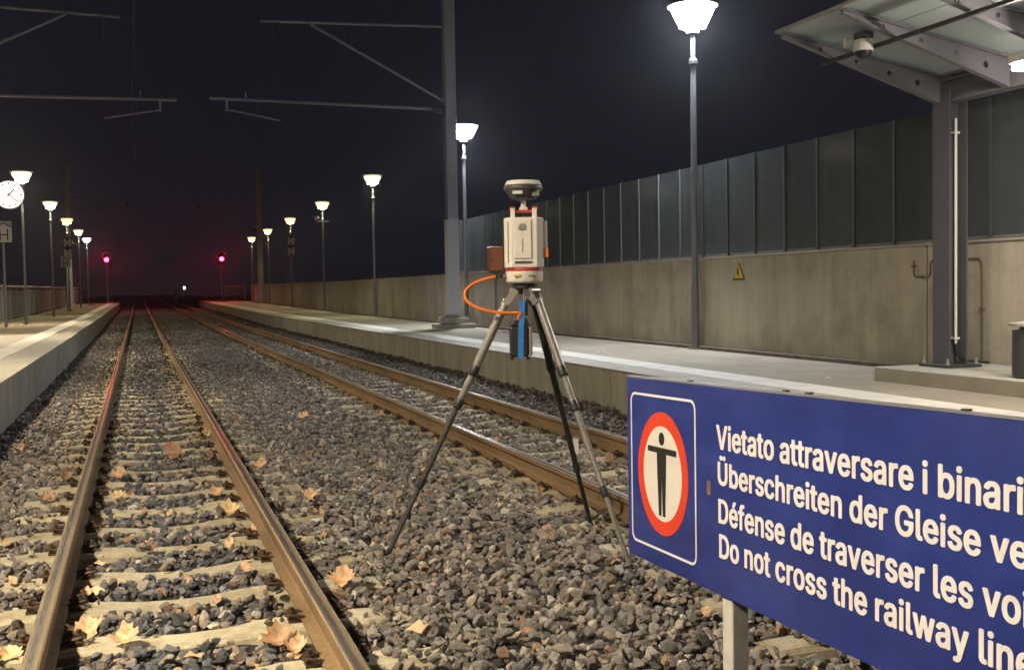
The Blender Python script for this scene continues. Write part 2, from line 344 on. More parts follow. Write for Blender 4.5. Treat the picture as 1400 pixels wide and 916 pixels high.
for cx, lab in ((.143, 'railway track on the left with leaf-strewn concrete sleepers'), (3.3, 'railway track on the right, beside the walled platform')):
    t = thing('railway_track', (cx, 0, -.15), lab, 'railway track', 'railway tracks')
    for s_ in (-1, 1): rail(cx + s_ * .5325, t)
    for i, y in enumerate(SL_Y):
        if sl0 is None:
            so = sleeper_mesh().build('sleeper', 'sleeper', bevel=0); sl0 = so
        else:
            so = sl0.copy(); C.objects.link(so)
        so.parent = t; so.location = (rng.uniform(-.02, .02), y + (0 if cx < 1 else .17) + rng.uniform(-.02, .02), .15 + g(y) + rng.uniform(-.004, .003)); so.rotation_euler = (rng.uniform(-.01, .01), 0, rng.uniform(-.012, .012))
        if y < 13:
            for rx in (-.5325, .5325):
                for sd in (-1, 1):
                    if cl0 is None: c0 = clip_mesh().build('rail_clip', 'clip', smooth=True); cl0 = c0
                    else: c0 = cl0.copy(); C.objects.link(c0)
                    c0.parent = so; c0.location = (rx + sd * .085, rng.uniform(-.01, .01), -.140); c0.rotation_euler = (0, 0, 0 if sd > 0 else math.pi)

# ------------------------------------------------------------------ ballast stones
def stones():
    sc = bpy.data.collections.new('stone_shapes')
    r = random.Random(11)
    for i in range(18):
        bm = bmesh.new(); sx, sy, sz = r.uniform(.8, 1.2), r.uniform(.6, .95), r.uniform(.4, .75)
        for k in range(15):
            v = Vector((r.gauss(0, 1), r.gauss(0, 1), r.gauss(0, 1))).normalized() * r.uniform(.84, 1)
            bm.verts.new((v.x * sx, v.y * sy, v.z * sz))
        res = bmesh.ops.convex_hull(bm, input=bm.verts); 
        bmesh.ops.delete(bm, geom=[e for e in res['geom_interior'] if isinstance(e, bmesh.types.BMVert)], context='VERTS')
        bmesh.ops.bevel(bm, geom=list(bm.edges), offset=.035, segments=1, affect='EDGES', clamp_overlap=True)
        me = bpy.data.meshes.new('stone_shape'); bm.to_mesh(me); bm.free(); me.materials.append(M['stone'])
        sc.objects.link(bpy.data.objects.new('stone_shape_%02d' % i, me))
    nr = np.random.default_rng(5)
    PX = []; 
    zones = [(2.6, 10, 700, .0300), (10, 20, 540, .0305), (20, 38, 260, .032), (38, 75, 80, .042)]
    for (y0, y1, dens, sz) in zones:
        n = int((y1 - y0) * (EX - LX + .1) * dens)
        x = nr.uniform(LX + .02, EX + .08, n); y = nr.uniform(y0, y1, n)
        # inside the view (with a margin)?
        zc = y * math.cos(yaw) + x * math.sin(yaw); xc = x * math.cos(yaw) - y * math.sin(yaw)
        u = xc / zc * F; keep = (u > -900) & (u < 900)
        # not through the rails
        for cx in (.143, 3.3):
            for s_ in (-1, 1):
                d = np.abs(x - (cx + s_ * .5325)); keep &= d > (.036 + nr.uniform(0, .03, n))
        lvl = nr.choice([0, 1, 2], n, p=[.42, .38, .2]); dz = np.array([-.022, -.004, .014])[lvl]
        on = np.zeros(n, bool)
        for cx, oy in ((.143, 0), (3.3, .17)):
            k = np.round((y - oy - 4.8) / .58); dy = np.abs(y - oy - 4.8 - k * .58); dx = np.abs(x - cx)
            on |= (dy < .105) & (dx < (.96 if cx < 1 else .9)) & (y < 4.8 + .58 * 48)
        # ends of the sleepers are partly buried, the tops mostly clear
        end = np.minimum(np.abs(x - .143), np.abs(x - 3.3)) > .72
        pkeep = np.where(end, np.where(x > .8, .6, .3), .06); pkeep = np.where((x > 2.2) & on, np.where(end, .5, .22), pkeep)
        pkeep = np.where(on & (y > 9), pkeep + .08 + (y - 9) * .03, pkeep)
        keep &= ~on | (nr.uniform(0, 1, n) < pkeep)
        x, y, dz, on = x[keep], y[keep], dz[keep], on[keep]; n = len(x)
        z = np.array([hb(a, b) for a, b in zip(x, y)]) + dz
        z = np.where(on, -.150 + .012 + np.array([g(b) for b in y]) + nr.uniform(-.004, .006, n), z)
        size = sz * np.exp(nr.normal(0, .27, n)); size = np.clip(size, sz * .45, sz * 1.75); size = np.where(on, size * .8, size)
        # colour: three families
        fam = nr.uniform(0, 1, n); br = np.exp(nr.normal(0, .32, n))
        c = np.stack([.20 * br, .186 * br, .175 * br], 1)
        mid = (np.abs(x - .143) < .55); c = np.where(mid[:, None] & (fam < .75)[:, None], np.stack([.125 * br, .128 * br, .138 * br], 1), c)
        sel = (fam > .62) & (fam <= .80); c[sel] = np.stack([.27 * br, .225 * br, .185 * br], 1)[sel]
        sel = (fam > .80) & (fam <= .90); c[sel] = np.stack([.40 * br, .36 * br, .30 * br], 1)[sel]
        sel = (fam > .90) & (fam <= .94); c[sel] = np.stack([.36 * br, .23 * br, .16 * br], 1)[sel]
        sel = (fam > .94) & (fam <= .96); c[sel] = np.stack([.42 * br, .39 * br, .34 * br], 1)[sel]
        # brake dust browns stones beside the rails, deepened to paint in the rails' shade
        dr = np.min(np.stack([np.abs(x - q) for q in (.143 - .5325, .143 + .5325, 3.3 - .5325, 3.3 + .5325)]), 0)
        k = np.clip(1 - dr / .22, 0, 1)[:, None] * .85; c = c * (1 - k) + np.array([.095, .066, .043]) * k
        c = c * (1 - .45 * np.clip((y - 9) / 16, 0, 1))[:, None]  # stones darken along the track, painting in the weaker far light
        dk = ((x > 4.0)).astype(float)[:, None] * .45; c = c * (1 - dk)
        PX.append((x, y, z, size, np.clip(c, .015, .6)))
    x, y, z, s, c = [np.concatenate([q[i] for q in PX]) for i in range(5)]
    n = len(x); me = bpy.data.meshes.new('ballast_stones'); me.vertices.add(n); me.vertices.foreach_set('co', np.stack([x, y, z], 1).ravel())
    a = me.attributes.new('rot', 'FLOAT_VECTOR', 'POINT'); rot = np.stack([nr.normal(0, .55, n), nr.normal(0, .55, n), nr.uniform(0, 6.28, n)], 1); a.data.foreach_set('vector', rot.ravel())
    a = me.attributes.new('scl', 'FLOAT_VECTOR', 'POINT'); a.data.foreach_set('vector', (s[:, None] * nr.uniform(.85, 1.15, (n, 3))).ravel())
    a = me.attributes.new('idx', 'INT', 'POINT'); a.data.foreach_set('value', nr.integers(0, 18, n).astype(np.int32))
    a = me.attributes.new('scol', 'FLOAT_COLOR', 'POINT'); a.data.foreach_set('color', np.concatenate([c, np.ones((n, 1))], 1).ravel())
    o = bpy.data.objects.new('ballast_stones', me); C.objects.link(o); me.materials.append(M['stone'])
    ng = bpy.data.node_groups.new('scatter_stones', 'GeometryNodeTree')
    ng.interface.new_socket('Geometry', in_out='INPUT', socket_type='NodeSocketGeometry'); ng.interface.new_socket('Geometry', in_out='OUTPUT', socket_type='NodeSocketGeometry')
    gi = ng.nodes.new('NodeGroupInput'); go = ng.nodes.new('NodeGroupOutput'); L = ng.links
    ip = ng.nodes.new('GeometryNodeInstanceOnPoints'); ci = ng.nodes.new('GeometryNodeCollectionInfo'); ci.inputs['Collection'].default_value = sc
    ci.inputs['Separate Children'].default_value = True; ci.inputs['Reset Children'].default_value = True
    def na(name, t):
        q = ng.nodes.new('GeometryNodeInputNamedAttribute'); q.data_type = t; q.inputs['Name'].default_value = name; return q.outputs['Attribute']
    e2r = ng.nodes.new('FunctionNodeEulerToRotation'); L.new(na('rot', 'FLOAT_VECTOR'), e2r.inputs[0])
    L.new(gi.outputs[0], ip.inputs['Points']); L.new(ci.outputs[0], ip.inputs['Instance']); ip.inputs['Pick Instance'].default_value = True
    L.new(na('idx', 'INT'), ip.inputs['Instance Index']); L.new(e2r.outputs[0], ip.inputs['Rotation']); L.new(na('scl', 'FLOAT_VECTOR'), ip.inputs['Scale'])
    L.new(ip.outputs[0], go.inputs[0])
    md = o.modifiers.new('scatter', 'NODES'); md.node_group = ng
    tag(o, 'grey and brown crushed stone ballast lying between and around the rails', 'ballast', kind='stuff')
    print('stones', n)
stones()

# ------------------------------------------------------------------ platforms
def strip(name, x0f, x1f, ys_, z0, z1, mt, parent=None):
    mb = MB(); P = []
    for y in ys_:
        a = x0f(y) if callable(x0f) else x0f; b = x1f(y) if callable(x1f) else x1f
        P += [(a, y, z0 + g(y)), (b, y, z0 + g(y)), (b, y, z1 + g(y)), (a, y, z1 + g(y))]
    n = 4
    mb.add(P, [(j * n + i, j * n + (i + 1) % n, (j + 1) * n + (i + 1) % n, (j + 1) * n + i) for j in range(len(ys_) - 1) for i in range(n)] + [(3, 2, 1, 0), tuple((len(ys_) - 1) * n + i for i in range(4))])
    return mb.build(name, mt, parent)
YR = [0, 12, 25, 37, 45, 49, 60, 72, 84, 97]
rp = strip('right_platform', 5.66, lambda y: wx(y) - .0, YR, -.4, PZ - .006, 'asphalt'); tag(rp, kind='structure')
ey = [0, 3.97, 7.57, 11.17, 14.77]
while ey[-1] < 96: ey.append(ey[-1] + 3.6)
for a, b in zip(ey[:-1], ey[1:]):
    o = strip('edge_block', EX + .02, 5.24, [a + .008, (a + b) / 2, b - .008], -.4, PZ - .012, 'edge', rp)
    strip('coping_slab', EX, 5.24, [a + .006, (a + b) / 2, b - .006], PZ - .01, PZ + .0, 'coping', rp)
# white tactile paving beside the edge: one slab at a time while they can be told apart
y = 3.0
while y < 22: strip('tactile_slab', 5.245, 5.655, [y + .003, y + .597], -.05, PZ + .003, 'tactile', rp); y += .6
strip('tactile_paving', 5.245, 5.655, [y] + [q for q in YR if q > 24], -.05, PZ + .003, 'tactile', rp)
lp = strip('left_platform', -4.7, -2.275, [28.4, 37, 45, 49, 60, 72, 84, 99], -.4, PZ - .006, 'asphalt_brown'); tag(lp, kind='structure')
strip('near_paving', -4.7, -2.275, [0, 12, 28.39], -.4, PZ - .004, 'coping', lp)
ey = [-.2]
while ey[-1] < 27: ey.append(ey[-1] + 3.57)
ey[-1] = 28.39
for a, b in zip(ey[:-1], ey[1:]):
    strip('edge_block', -1.88, LX - .02, [a + .008, b - .008], -.4, PZ - .012, 'edge', lp)
    strip('coping_slab', -1.88, LX, [a + .006, b - .006], PZ - .01, PZ + .002, 'coping', lp)
a = 28.4
while a < 98:
    strip('edge_block', -1.88, -1.43, [a + .01, min(a + 5.8, 99) - .01], -.4, PZ - .008, 'edge', lp); a += 5.8
y = 9.0
while y < 25: strip('tactile_slab', -2.27, -1.885, [y + .003, y + .597], -.05, PZ + .003, 'tactile', lp); y += .6
strip('tactile_paving', -2.27, -1.885, [y, 37, 45, 49, 60, 72, 84, 98.6], -.05, PZ + .003, 'tactile', lp)

# ------------------------------------------------------------------ right wall and barrier
wt = thing('boundary_wall', (7.6, 0, PZ), 'long stained concrete wall behind the right platform', 'wall')
jy = [2.2, 9.29, 16.37, 23.4, 30.5, 37.5, 44.6, 51.6, 58.7, 65.8, 72.9, 80, 86.5]
for i, (a, b) in enumerate(zip(jy[:-1], jy[1:])):
    mb = MB(); z1 = 1.625; P = []
    for y in (a + .012, b - .012):
        X = wx(y); P += [(X, y, PZ - .1 + g(y)), (X + .3, y, PZ - .1 + g(y)), (X + .3, y, z1 + g(y)), (X, y, z1 + g(y))]
    mb.add(P, [(0, 1, 5, 4), (1, 2, 6, 5), (2, 3, 7, 6), (3, 0, 4, 7), (3, 2, 1, 0), (4, 5, 6, 7)])
    mb.build('wall_panel', 'wall', wt, bevel=.008)
    c = MB(); c.beam((wx(a) + .15, a + .004, z1 + .014 + g(a)), (wx(b) + .15, b - .004, z1 + .014 + g(b)), .34, .026); c.build('coping', 'jointseal', wt)
    s_ = MB(); s_.beam((wx(b) + .06, b, PZ + g(b)), (wx(b) + .06, b, z1 - .004 + g(b)), .04, .1, upv=(0, 1, 0)); s_.build('joint_seal', 'jointseal', wt)
    k = MB(); k.beam((wx(a) - .045, a, PZ + .012 + g(a)), (wx(b) - .045, b, PZ + .012 + g(b)), .09, .05); k.build('kerb', 'grime', wt)
bt = thing('noise_barrier', (7.6, 2, 1.65), 'dark smoked panel barrier with thin steel posts on top of the right wall', 'barrier')
bp = None; bpost = None
y = 2.15; ZB = 1.655
while y < 27:
    X = wx(y) + .06
    if bp is None:
        a = MB(); a.box(-.012, .012, -.32, .32, .03, 1.30); bp = a.build('barrier_panel', 'panel', bt, origin=(0, 0, 0))
        a = MB(); a.box(-.016, .02, -.017, .017, -.015, 1.303); a.box(-.024, .03, -.024, .024, -.016, .04); bpost = a.build('barrier_post', 'barpost', bt, origin=(0, 0, 0))
        p1, p2 = bp, bpost
    else:
        p1 = bp.copy(); C.objects.link(p1); p2 = bpost.copy(); C.objects.link(p2)
    p1.location = Vector((X, y + .35, ZB)) - bt.location; p2.location = Vector((X - .01, y, ZB)) - bt.location
    p1.rotation_euler = (rng.uniform(-.004, .004), rng.uniform(-.004, .004), rng.uniform(-.004, .004))
    y += .70
a = MB(); a.beam((wx(2) + .06, 2.1, ZB + .02), (wx(27) + .06, 27, ZB + .02), .05, .03); a.build('bottom_rail', 'mast', bt)
# conduits and warning sign on the wall
cd = thing('wall_conduit', (7.5, 9.3, 1.2), 'thin rusty conduit bent in a U over the wall joint by the shelter column', 'conduit')
X = wx(9) - .012
MB().tube([(X, 9.47, 1.48), (X, 9.47, 1.34), (X, 9.44, 1.31), (X, 9.25, 1.31), (X, 9.22, 1.34), (X, 9.22, 1.44), (X, 9.19, 1.475), (X, 8.6, 1.475), (X, 8.54, 1.475), (X, 8.50, 1.43), (X, 8.50, .52)], .0085).build('conduit_pipe', 'rust', cd, smooth=True)
for (yy, zz) in ((9.47, 1.42), (9.35, 1.31), (8.50, 1.0)): 
    MB().box(X - .016, X + .014, yy - .022, yy + .022, zz - .012, zz + .012).build('pipe_bracket', 'rust', cd)
ws = thing('warning_sign', (7.5, 12.98, 1.45), 'small yellow triangle electrical warning sign on the right wall', 'sign')
X = wx(13)
def tri(s, z): return [(-s, z), (s, z), (0, z + s * 1.75)]
def yzplate(name, pts, x0, x1, mt, parent):
    n = len(pts); mb = MB(); mb.add([(x0, p[0], p[1]) for p in pts] + [(x1, p[0], p[1]) for p in pts], [tuple(range(n)), tuple(range(n, 2 * n))[::-1]] + [(i, (i + 1) % n, n + (i + 1) % n, n + i) for i in range(n)])
    return mb.build(name, mt, parent)
yzplate('sign_border', [(12.98 + a * 1.18, 1.335 + b) for a, b in tri(.135, -.012)], X - .006, X + .01, 'black', ws)
yzplate('sign_panel', [(12.98 + a * 1.02, 1.345 + b) for a, b in tri(.118, 0)], X - .011, X - .0065, 'yellow', ws)
yzplate('lightning_symbol', [(12.98 + a, 1.36 + b) for a, b in [(.02, .12), (-.02, .118), (.012, .068), (-.028, .066), (.02, .0), (.006, .048), (.045, .052)]], X - .0145, X - .0115, 'black', ws)

# ------------------------------------------------------------------ platform lamps
def lamp_mats(key, col, s, side):
    M['glow_' + key] = emit('lit_reflector_' + key, col, s)                       # the open bottom, straight onto the lamp
    M['glass_' + key] = emit('lit_glass_' + key, (col[0], col[1] ** 1.15, col[2] ** 1.3, 1), side)   # the frosted sides
lamp_mats('cool', (.88, .93, 1, 1), 1200, 110)
lamp_mats('yellow', (1, .86, .50, 1), 480, 1.35)
lamp_mats('orange', (1, .74, .38, 1), 480, 1.35)
lamp_mats('green', (.98, .98, .58, 1), 560, 1.35)
lamp_mats('warm', (1, .82, .56, 1), 1650, 4.0)
lamp_mats('strong', (1, .84, .61, 1), 3300, 90)
lamp_mats('white', (.86, .9, 1, 1), 480, 5)
protos = {}
def make_lamp(key):
    root = thing('platform_lamp', (0, 0, 0), 'x', 'street lamp')
    MB().cyl((0, 0, 0), (0, 0, .9), .055, n=14).cyl((0, 0, .9), (0, 0, 4.0), .046, .038, 14).build('pole', 'post', root, smooth=True)
    MB().cyl((0, 0, 0), (0, 0, .02), .12, n=16).build('base_plate', 'post', root)
    MB().lathe([(.038, 3.94), (.062, 3.97), (.062, 4.02), (.034, 4.05), (.034, 4.3), (.034, 4.40), (.04, 4.48)], 16).build('collar', 'darkmetal', root, smooth=True)
    MB().lathe([(.185, 4.495), (.29, 4.70), (.275, 4.72), (.04, 4.74)], 24).build('lamp_bowl', 'glass_' + key, root, smooth=True)
    MB().lathe([(.095, 4.4885), (.175, 4.4885), (.175, 4.4935), (.095, 4.4935), (.095, 4.4885)], 24, caps=False).build('reflector', 'glow_' + key, root)
    MB().lathe([(.036, 4.49), (.088, 4.49), (.085, 4.385), (.036, 4.37)], 20).build('stem_shade', 'black', root, smooth=True)  # added skirt below the bowl, keeps the lamp's glare off the stem
    hb_ = MB()
    for k in range(4):
        a = k * math.pi / 2 + .5; c, s_ = math.cos(a), math.sin(a)
        hb_.beam((.195 * c, .195 * s_, 4.46), (.36 * c, .36 * s_, 4.76), .012, .012)
    hb_.lathe([(.188, 4.475), (.198, 4.475), (.198, 4.490), (.188, 4.490), (.188, 4.475)], 20, caps=False)
    hb_.build('bowl_frame', 'post', root)
    MB().lathe([(.35, 4.755), (.355, 4.77), (.20, 4.80), (.05, 4.81)], 24).build('lamp_lid', 'post', root, smooth=True)
    return root
lamps = [
 (lx(14) + .02, 14.0, 'cool', 'tall lamp with bluish white light, nearest on the right platform beside the dark barrier'),
 (lx(25.5), 25.6, 'cool', 'bluish white lamp just right of the thick overhead line mast'),
 (lx(37.2), 37.2, 'green', 'lamp with yellow-green light, first one left of the thick overhead line mast'),
 (lx(48.8), 48.8, 'yellow', 'yellowish lamp with a small camera hung on its pole, right platform'),
 (lx(60.4), 60.4, 'orange', 'orange-white lamp above the hourglass boards on the right platform'),
 (lx(72), 72.0, 'orange', 'small orange lamp just right of the distant mast'),
 (lx(83.6), 83.6, 'orange', 'farthest orange lamp on the right platform, just left of the distant mast'),
 (-3.35, 38.0, 'warm', 'warm white lamp beside the station clock, nearest one seen on the left platform'),
 (-3.35, 50.0, 'green', 'pale greenish white lamp, second from the clock on the left platform'),
 (-3.35, 61.6, 'orange', 'orange-white lamp over the hourglass and house boards on the left platform'),
 (-3.35, 73.3, 'yellow', 'small yellowish lamp with side arm, second farthest on the left platform'),
 (-3.35, 85.0, 'white', 'small bluish white lamp nearest the left red signal'),
 (-3.35, 26.3, 'warm', 'warm lamp on the left platform just outside the picture, before the clock'),
 (-3.35, 14.6, 'warm', 'warm lamp on the left platform outside the picture'),
 (-3.35, 2.9, 'strong', 'warm lamp on the near left platform beside the viewer'),
 (-3.35, -8.8, 'strong', 'added unseen warm lamp on the left platform behind the viewer'),  # lamp added to light faces turned to the viewer, spaced like its row
]
for (x, y, key, lab) in lamps:
    if key not in protos: o = make_lamp(key); protos[key] = o
    else: o = copy_tree(protos[key])
    o.location = (x, y, PZ + g(y)); o.rotation_euler = (0, 0, (x * 7 + y) % 1.2); o['label'] = lab; o['group'] = 'platform lamps'

# ------------------------------------------------------------------ overhead line
def hmast(name, x, y, H, lab, cover, w=.30):
    z = PZ + g(y); t = thing(name, (x, y, z), lab, 'mast', 'overhead line masts')
    h = w / 2
    a = MB(); a.box(x - h, x + h, y - h, y - h + .02, z + .28, z + H).box(x - h, x + h, y + h - .02, y + h, z + .28, z + H).box(x - .012, x + .012, y - h + .021, y + h - .021, z + .28, z + H)
    a.build('column', 'mast_dark', t)
    b = MB(); b.box(x - .42, x + .42, y - .42, y + .42, z - .1, z + .1); b.build('plinth_step', 'edge', t, bevel=.02)
    b = MB(); b.box(x - .30, x + .30, y - .30, y + .30, z + .102, z + .24); b.build('plinth', 'edge', t, bevel=.02)
    b = MB(); b.box(x - .24, x + .24, y - .24, y + .24, z + .243, z + .278); b.build('base_plate', 'mast', t)
    if cover:
        c = MB(); k = h + .02; c.box(x - k, x + k, y - k, y + k, z + .279, z + cover); c.build('protective_casing', 'mast_cover', t, bevel=.03)
    return t
mx_, my_ = 6.9, 24.8
mr = hmast('overhead_line_mast', mx_, my_, 9.6, 'thick grey overhead line mast with a pale lower casing on the right platform', 2.5, .25)
def cantilever(t, xm, y, sgn, xw, dx=0, zoff=0):
    """arms reaching from the mast at xm to the wire at xw; sgn +1 = arm goes to larger x"""
    s = sgn; z = zoff
    if s < 0:
        L1, L2, J = (xm - 5.45, 7.13), (xm - 4.36, 5.41), None
    top0 = Vector((xm - s * -.15, y, 7.25 + z)); topE = Vector((xm + s * 4.36, y, 7.13 + z))
    low0 = Vector((xm + s * .15, y, 5.37 + z)); lowE = Vector((xm + s * 5.47, y, 5.43 + z))
    MB().cyl(top0, topE, .032, n=10).build('top_tube', 'armtube', t, smooth=True)
    MB().cyl(low0, lowE, .034, n=10).build('registration_tube', 'armtube', t, smooth=True)
    MB().cyl((xm + s * .16, y, 5.50 + z), (xm + s * 3.28, y, 7.12 + z), .03, n=10).build('diagonal_tube', 'armtube', t, smooth=True)
    MB().cyl(low0, low0 + Vector((s * .45, 0, .01)), .06, n=10).cyl(low0 + Vector((s * .08, 0, 0)), low0 + Vector((s * .36, 0, 0)), .085, n=10).build('insulator', 'darkmetal', t, smooth=True)
    xd = xm + s * 5.12
    MB().beam((xd, y, 5.44 + z), (xd, y, 5.17 + z), .05, .05, upv=(0, 1, 0)).build('drop_bracket', 'armtube', t)
    MB().cyl((xd, y, 5.20 + z), (xd - s * 1.13, y, 5.0 + z), .02, n=8).build('steady_arm', 'armtube', t, smooth=True)
    MB().cyl((xd - s * .4, y, 5.44 + z), (xd - s * .4, y, 5.60 + z), .015, n=6).build('wire_clamp', 'armtube', t)
    MB().cyl((xm + s * 3.98, y, 7.13 + z), (xm + s * 3.98, y, 6.65 + z), .03, n=8).cyl((xm + s * 3.98, y, 6.95 + z), (xm + s * 3.98, y, 6.75 + z), .06, n=8).build('hanging_insulator', 'darkmetal', t, smooth=True)
cantilever(mr, 7.05, my_, -1, 3.3)
m2_ = hmast('overhead_line_mast', 8.02, 78.0, 9.15, 'distant overhead line mast between two small orange lamps on the right', 0, .34)
cantilever(m2_, 8.02, 78, -1, 3.3, zoff=g(78))
ml = hmast('overhead_line_mast', -4.05, 25.2, 9.6, 'overhead line mast of the left platform, only its arms reach into the picture', 2.5)
cantilever(ml, -4.55, 25.2, 1, .14)
m3_ = hmast('overhead_line_mast', -4.1, 76.5, 9.1, 'faint distant overhead line mast behind the left platform lamps', 0, .3)
cantilever(m3_, -4.5, 76.5, 1, .14, zoff=g(76))
def wire(name, x0, pts, lab, cat='wire'):
    mb = MB(); mb.tube(pts, .0042, 5); o = mb.build(name, 'wire', smooth=True, origin=pts[0]); tag(o, lab, cat, 'overhead wires'); return o
def sag(x0, x1, xs_, xe, z0, zmid):
    P = []
    for i in range(13):
        t_ = i / 12; P.append((x0 + (x1 - x0) * t_, xs_ + (xe - xs_) * t_, zmid + (z0 - zmid) * (2 * t_ - 1) ** 2))
    return P
for xm_, nm in ((-.01, 'left'), (3.08, 'right')):
    P = sag(xm_ + .3, xm_, -26, 25.2, 4.97, 4.9) + sag(xm_, xm_ + .25, 25.2, 77, 4.97, 4.93)[1:]
    P = [(p[0], p[1], p[2] + g(p[1])) for p in P]
    wire('contact_wire', xm_, P, 'thin contact wire hanging over the %s track' % nm)
    P2 = sag(xm_ + .3, xm_ + .1, -26, 25.2, 6.6, 5.6) + sag(xm_ + .1, xm_ + .25, 25.2, 77, 6.6, 5.6)[1:]
    P2 = [(p[0], p[1], p[2] + g(p[1])) for p in P2]
    mw = wire('catenary_wire', xm_, P2, 'sagging support wire above the contact wire of the %s track' % nm)
    for k in range(2, 23, 2):
        if k == 12: continue
        a, b = Vector(P[k]), Vector(P2[k]); MB().cyl(a, b, .003, n=5).build('dropper', 'wire', mw)

# ------------------------------------------------------------------ red signals
M['red_glow'] = emit('lit_red_lens', (1, .0012, .012, 1), 400)
M['sigdark'] = mat('signal_black', (.02, .02, .02, 1), .5)
def signal(x, y, lab):
    z = PZ + g(y); t = thing('red_signal', (x, y, z), lab, 'signal', 'red signals at the platform ends')
    MB().cyl((x, y, z), (x, y, z + 3.9), .06, n=10).build('post', 'galv', t, smooth=True)
    MB().box(x - .16, x + .16, y - .16, y + .16, z - .02, z + .05).build('base_plate', 'galv', t)
    c = Vector((x, y - .12, z + 3.45)); n = 24
    # dark head: a rounded board
    pts = [(-.3, -.42), (.3, -.42)] + [(.3 * math.cos(a), .25 + .3 * math.sin(a)) for a in np.linspace(0, math.pi, 13)]
    def xz(name, pts, y0, y1, mt, par, cc=c):
        k = len(pts); mb = MB(); mb.add([(cc.x + p[0], y0, cc.z + p[1]) for p in pts] + [(cc.x + p[0], y1, cc.z + p[1]) for p in pts], [tuple(range(k))[::-1], tuple(range(k, 2 * k))] + [(i, (i + 1) % k, k + (i + 1) % k, k + i) for i in range(k)]); return mb.build(name, mt, par)
    hd = xz('signal_head', pts, y - .14, y - .08, 'sigdark', t)
    rim = [(c.x + .33 * math.cos(a), y - .15, c.z + .25 + .33 * math.sin(a)) for a in np.linspace(-.5, math.pi + .5, 20)]
    MB().tube(rim, .035, 6).build('white_rim', 'white', t, smooth=True)
    MB().cyl((c.x, y - .14, c.z), (c.x, y - .30, c.z), .165, n=16).build('lamp_hood', 'sigdark', t, smooth=True)
    L_ = MB().lathe([(.02, .0), (.13, .0), (.16, .05), (.13, .075), (.02, .08)], 16).build('lens', 'red_glow', t, smooth=True, origin=(0, 0, 0))
    L_.rotation_euler = (R(90), 0, 0); L_.location = Vector((c.x, y - .25, c.z)) - t.location
    ld = bpy.data.lights.new('red_beam', 'SPOT'); ld.energy = 500; ld.color = (1, .0, .12); ld.shadow_soft_size = .1; ld.spot_size = R(60); ld.spot_blend = 1
    lo = bpy.data.objects.new('red_beam', ld); C.objects.link(lo); lo.parent = t; lo.location = Vector((c.x, y - .46, c.z)) - t.location; lo.rotation_euler = (R(88), 0, 0)
    return t
signal(-2.3, 95, 'glowing red signal on a thin post at the end of the left platform')
signal(6.63, 95, 'glowing red signal on a thin post at the end of the right platform')
# railings that close the platform ends
for (x0, x1, lab) in ((-4.4, -2.0, 'low pale railing closing off the end of the left platform'), (6.7, wx(90), 'low pale railing between the right red signal and the wall end')):
    y0 = 95.6 if x0 < 0 else 92; z = PZ + g(y0); t = thing('end_railing', ((x0 + x1) / 2, y0, z), lab, 'railing')
    MB().cyl((x0, y0, z + 1.15), (x1, y0, z + 1.15), .045, n=8).build('top_rail', 'galv', t)
    for q in range(3): xx = x0 + (x1 - x0) * q / 2; MB().cyl((xx, y0, z), (xx, y0, z + 1.12), .03, n=8).build('rail_post', 'mast', t)

# ------------------------------------------------------------------ left fence
ft = thing('railing_fence', (-4.42, 28, PZ), 'grey slatted railing fence along the back of the left platform', 'fence')
fp = fo = None
for k in range(28):
    y = 27 + k * 2.45
    z = PZ + g(y + 1.2)
    if fp is None:
        a = MB()
        for i in range(10): a.box(-.012, .012, .12 + i * .24 - .085, .12 + i * .24 + .085, .14, .98)
        a.box(-.02, .02, .0, 2.4, .10, .14).box(-.02, .02, 0, 2.4, .98, 1.02)
        for i in range(10): a.box(-.01, .01, .22 + i * .24, .24 + i * .24, 1.02, 1.2); 
        fp = a.build('fence_panel', 'fence', ft, origin=(0, 0, 0)); p1 = fp
        b = MB(); b.box(-.035, .035, -.03, .03, 0, 1.2); fo = b.build('fence_post', 'mast', ft, origin=(0, 0, 0)); p2 = fo
        c = MB(); c.cyl((0, 0, 1.24), (0, 2.45, 1.24), .042, n=10); fr = c.build('handrail', 'galv', ft, origin=(0, 0, 0), smooth=True); p3 = fr
    else:
        p1 = fp.copy(); p2 = fo.copy(); p3 = fr.copy()
        for q in (p1, p2, p3): C.objects.link(q)
    for q, dy in ((p1, .03), (p2, 0), (p3, 0)): q.location = Vector((-4.42, y + dy, z)) - ft.location
a = MB(); a.box(-4.5, -4.34, 27, 95.5, PZ - .05, PZ + .06); kf = a.build('fence_kerb', 'edge', ft)

# ------------------------------------------------------------------ station clock and boards
M['clockface'] = emit('lit_clock_face', (1, .88, .72, 1), 1.15)
ck = thing('station_clock', (-3.22, 33, 4.0), 'round lit station clock with black hour marks above the left platform', 'clock')
cx_, cyy, cz_ = -3.22, 33, 4.0
MB().cyl((cx_, cyy + .12, cz_), (cx_, cyy - .12, cz_), .385, n=40).build('clock_case', 'galv', ck, smooth=True)
MB().cyl((cx_, cyy - .121, cz_), (cx_, cyy - .128, cz_), .365, n=40).build('clock_face', 'clockface', ck)
def xzbar(mb, cx, cz, ang, r0, r1, wd, y0, y1):
    a = math.radians(90 - ang); d = Vector((math.cos(a), 0, math.sin(a))); p = Vector((-d.z, 0, d.x)) * wd / 2
    c = Vector((cx, 0, cz)); q = [c + d * r0 - p, c + d * r1 - p, c + d * r1 + p, c + d * r0 + p]
    mb.add([(v.x, y0, v.z) for v in q] + [(v.x, y1, v.z) for v in q], [(0, 1, 2, 3), (7, 6, 5, 4), (0, 4, 5, 1), (1, 5, 6, 2), (2, 6, 7, 3), (3, 7, 4, 0)])
mk = MB()
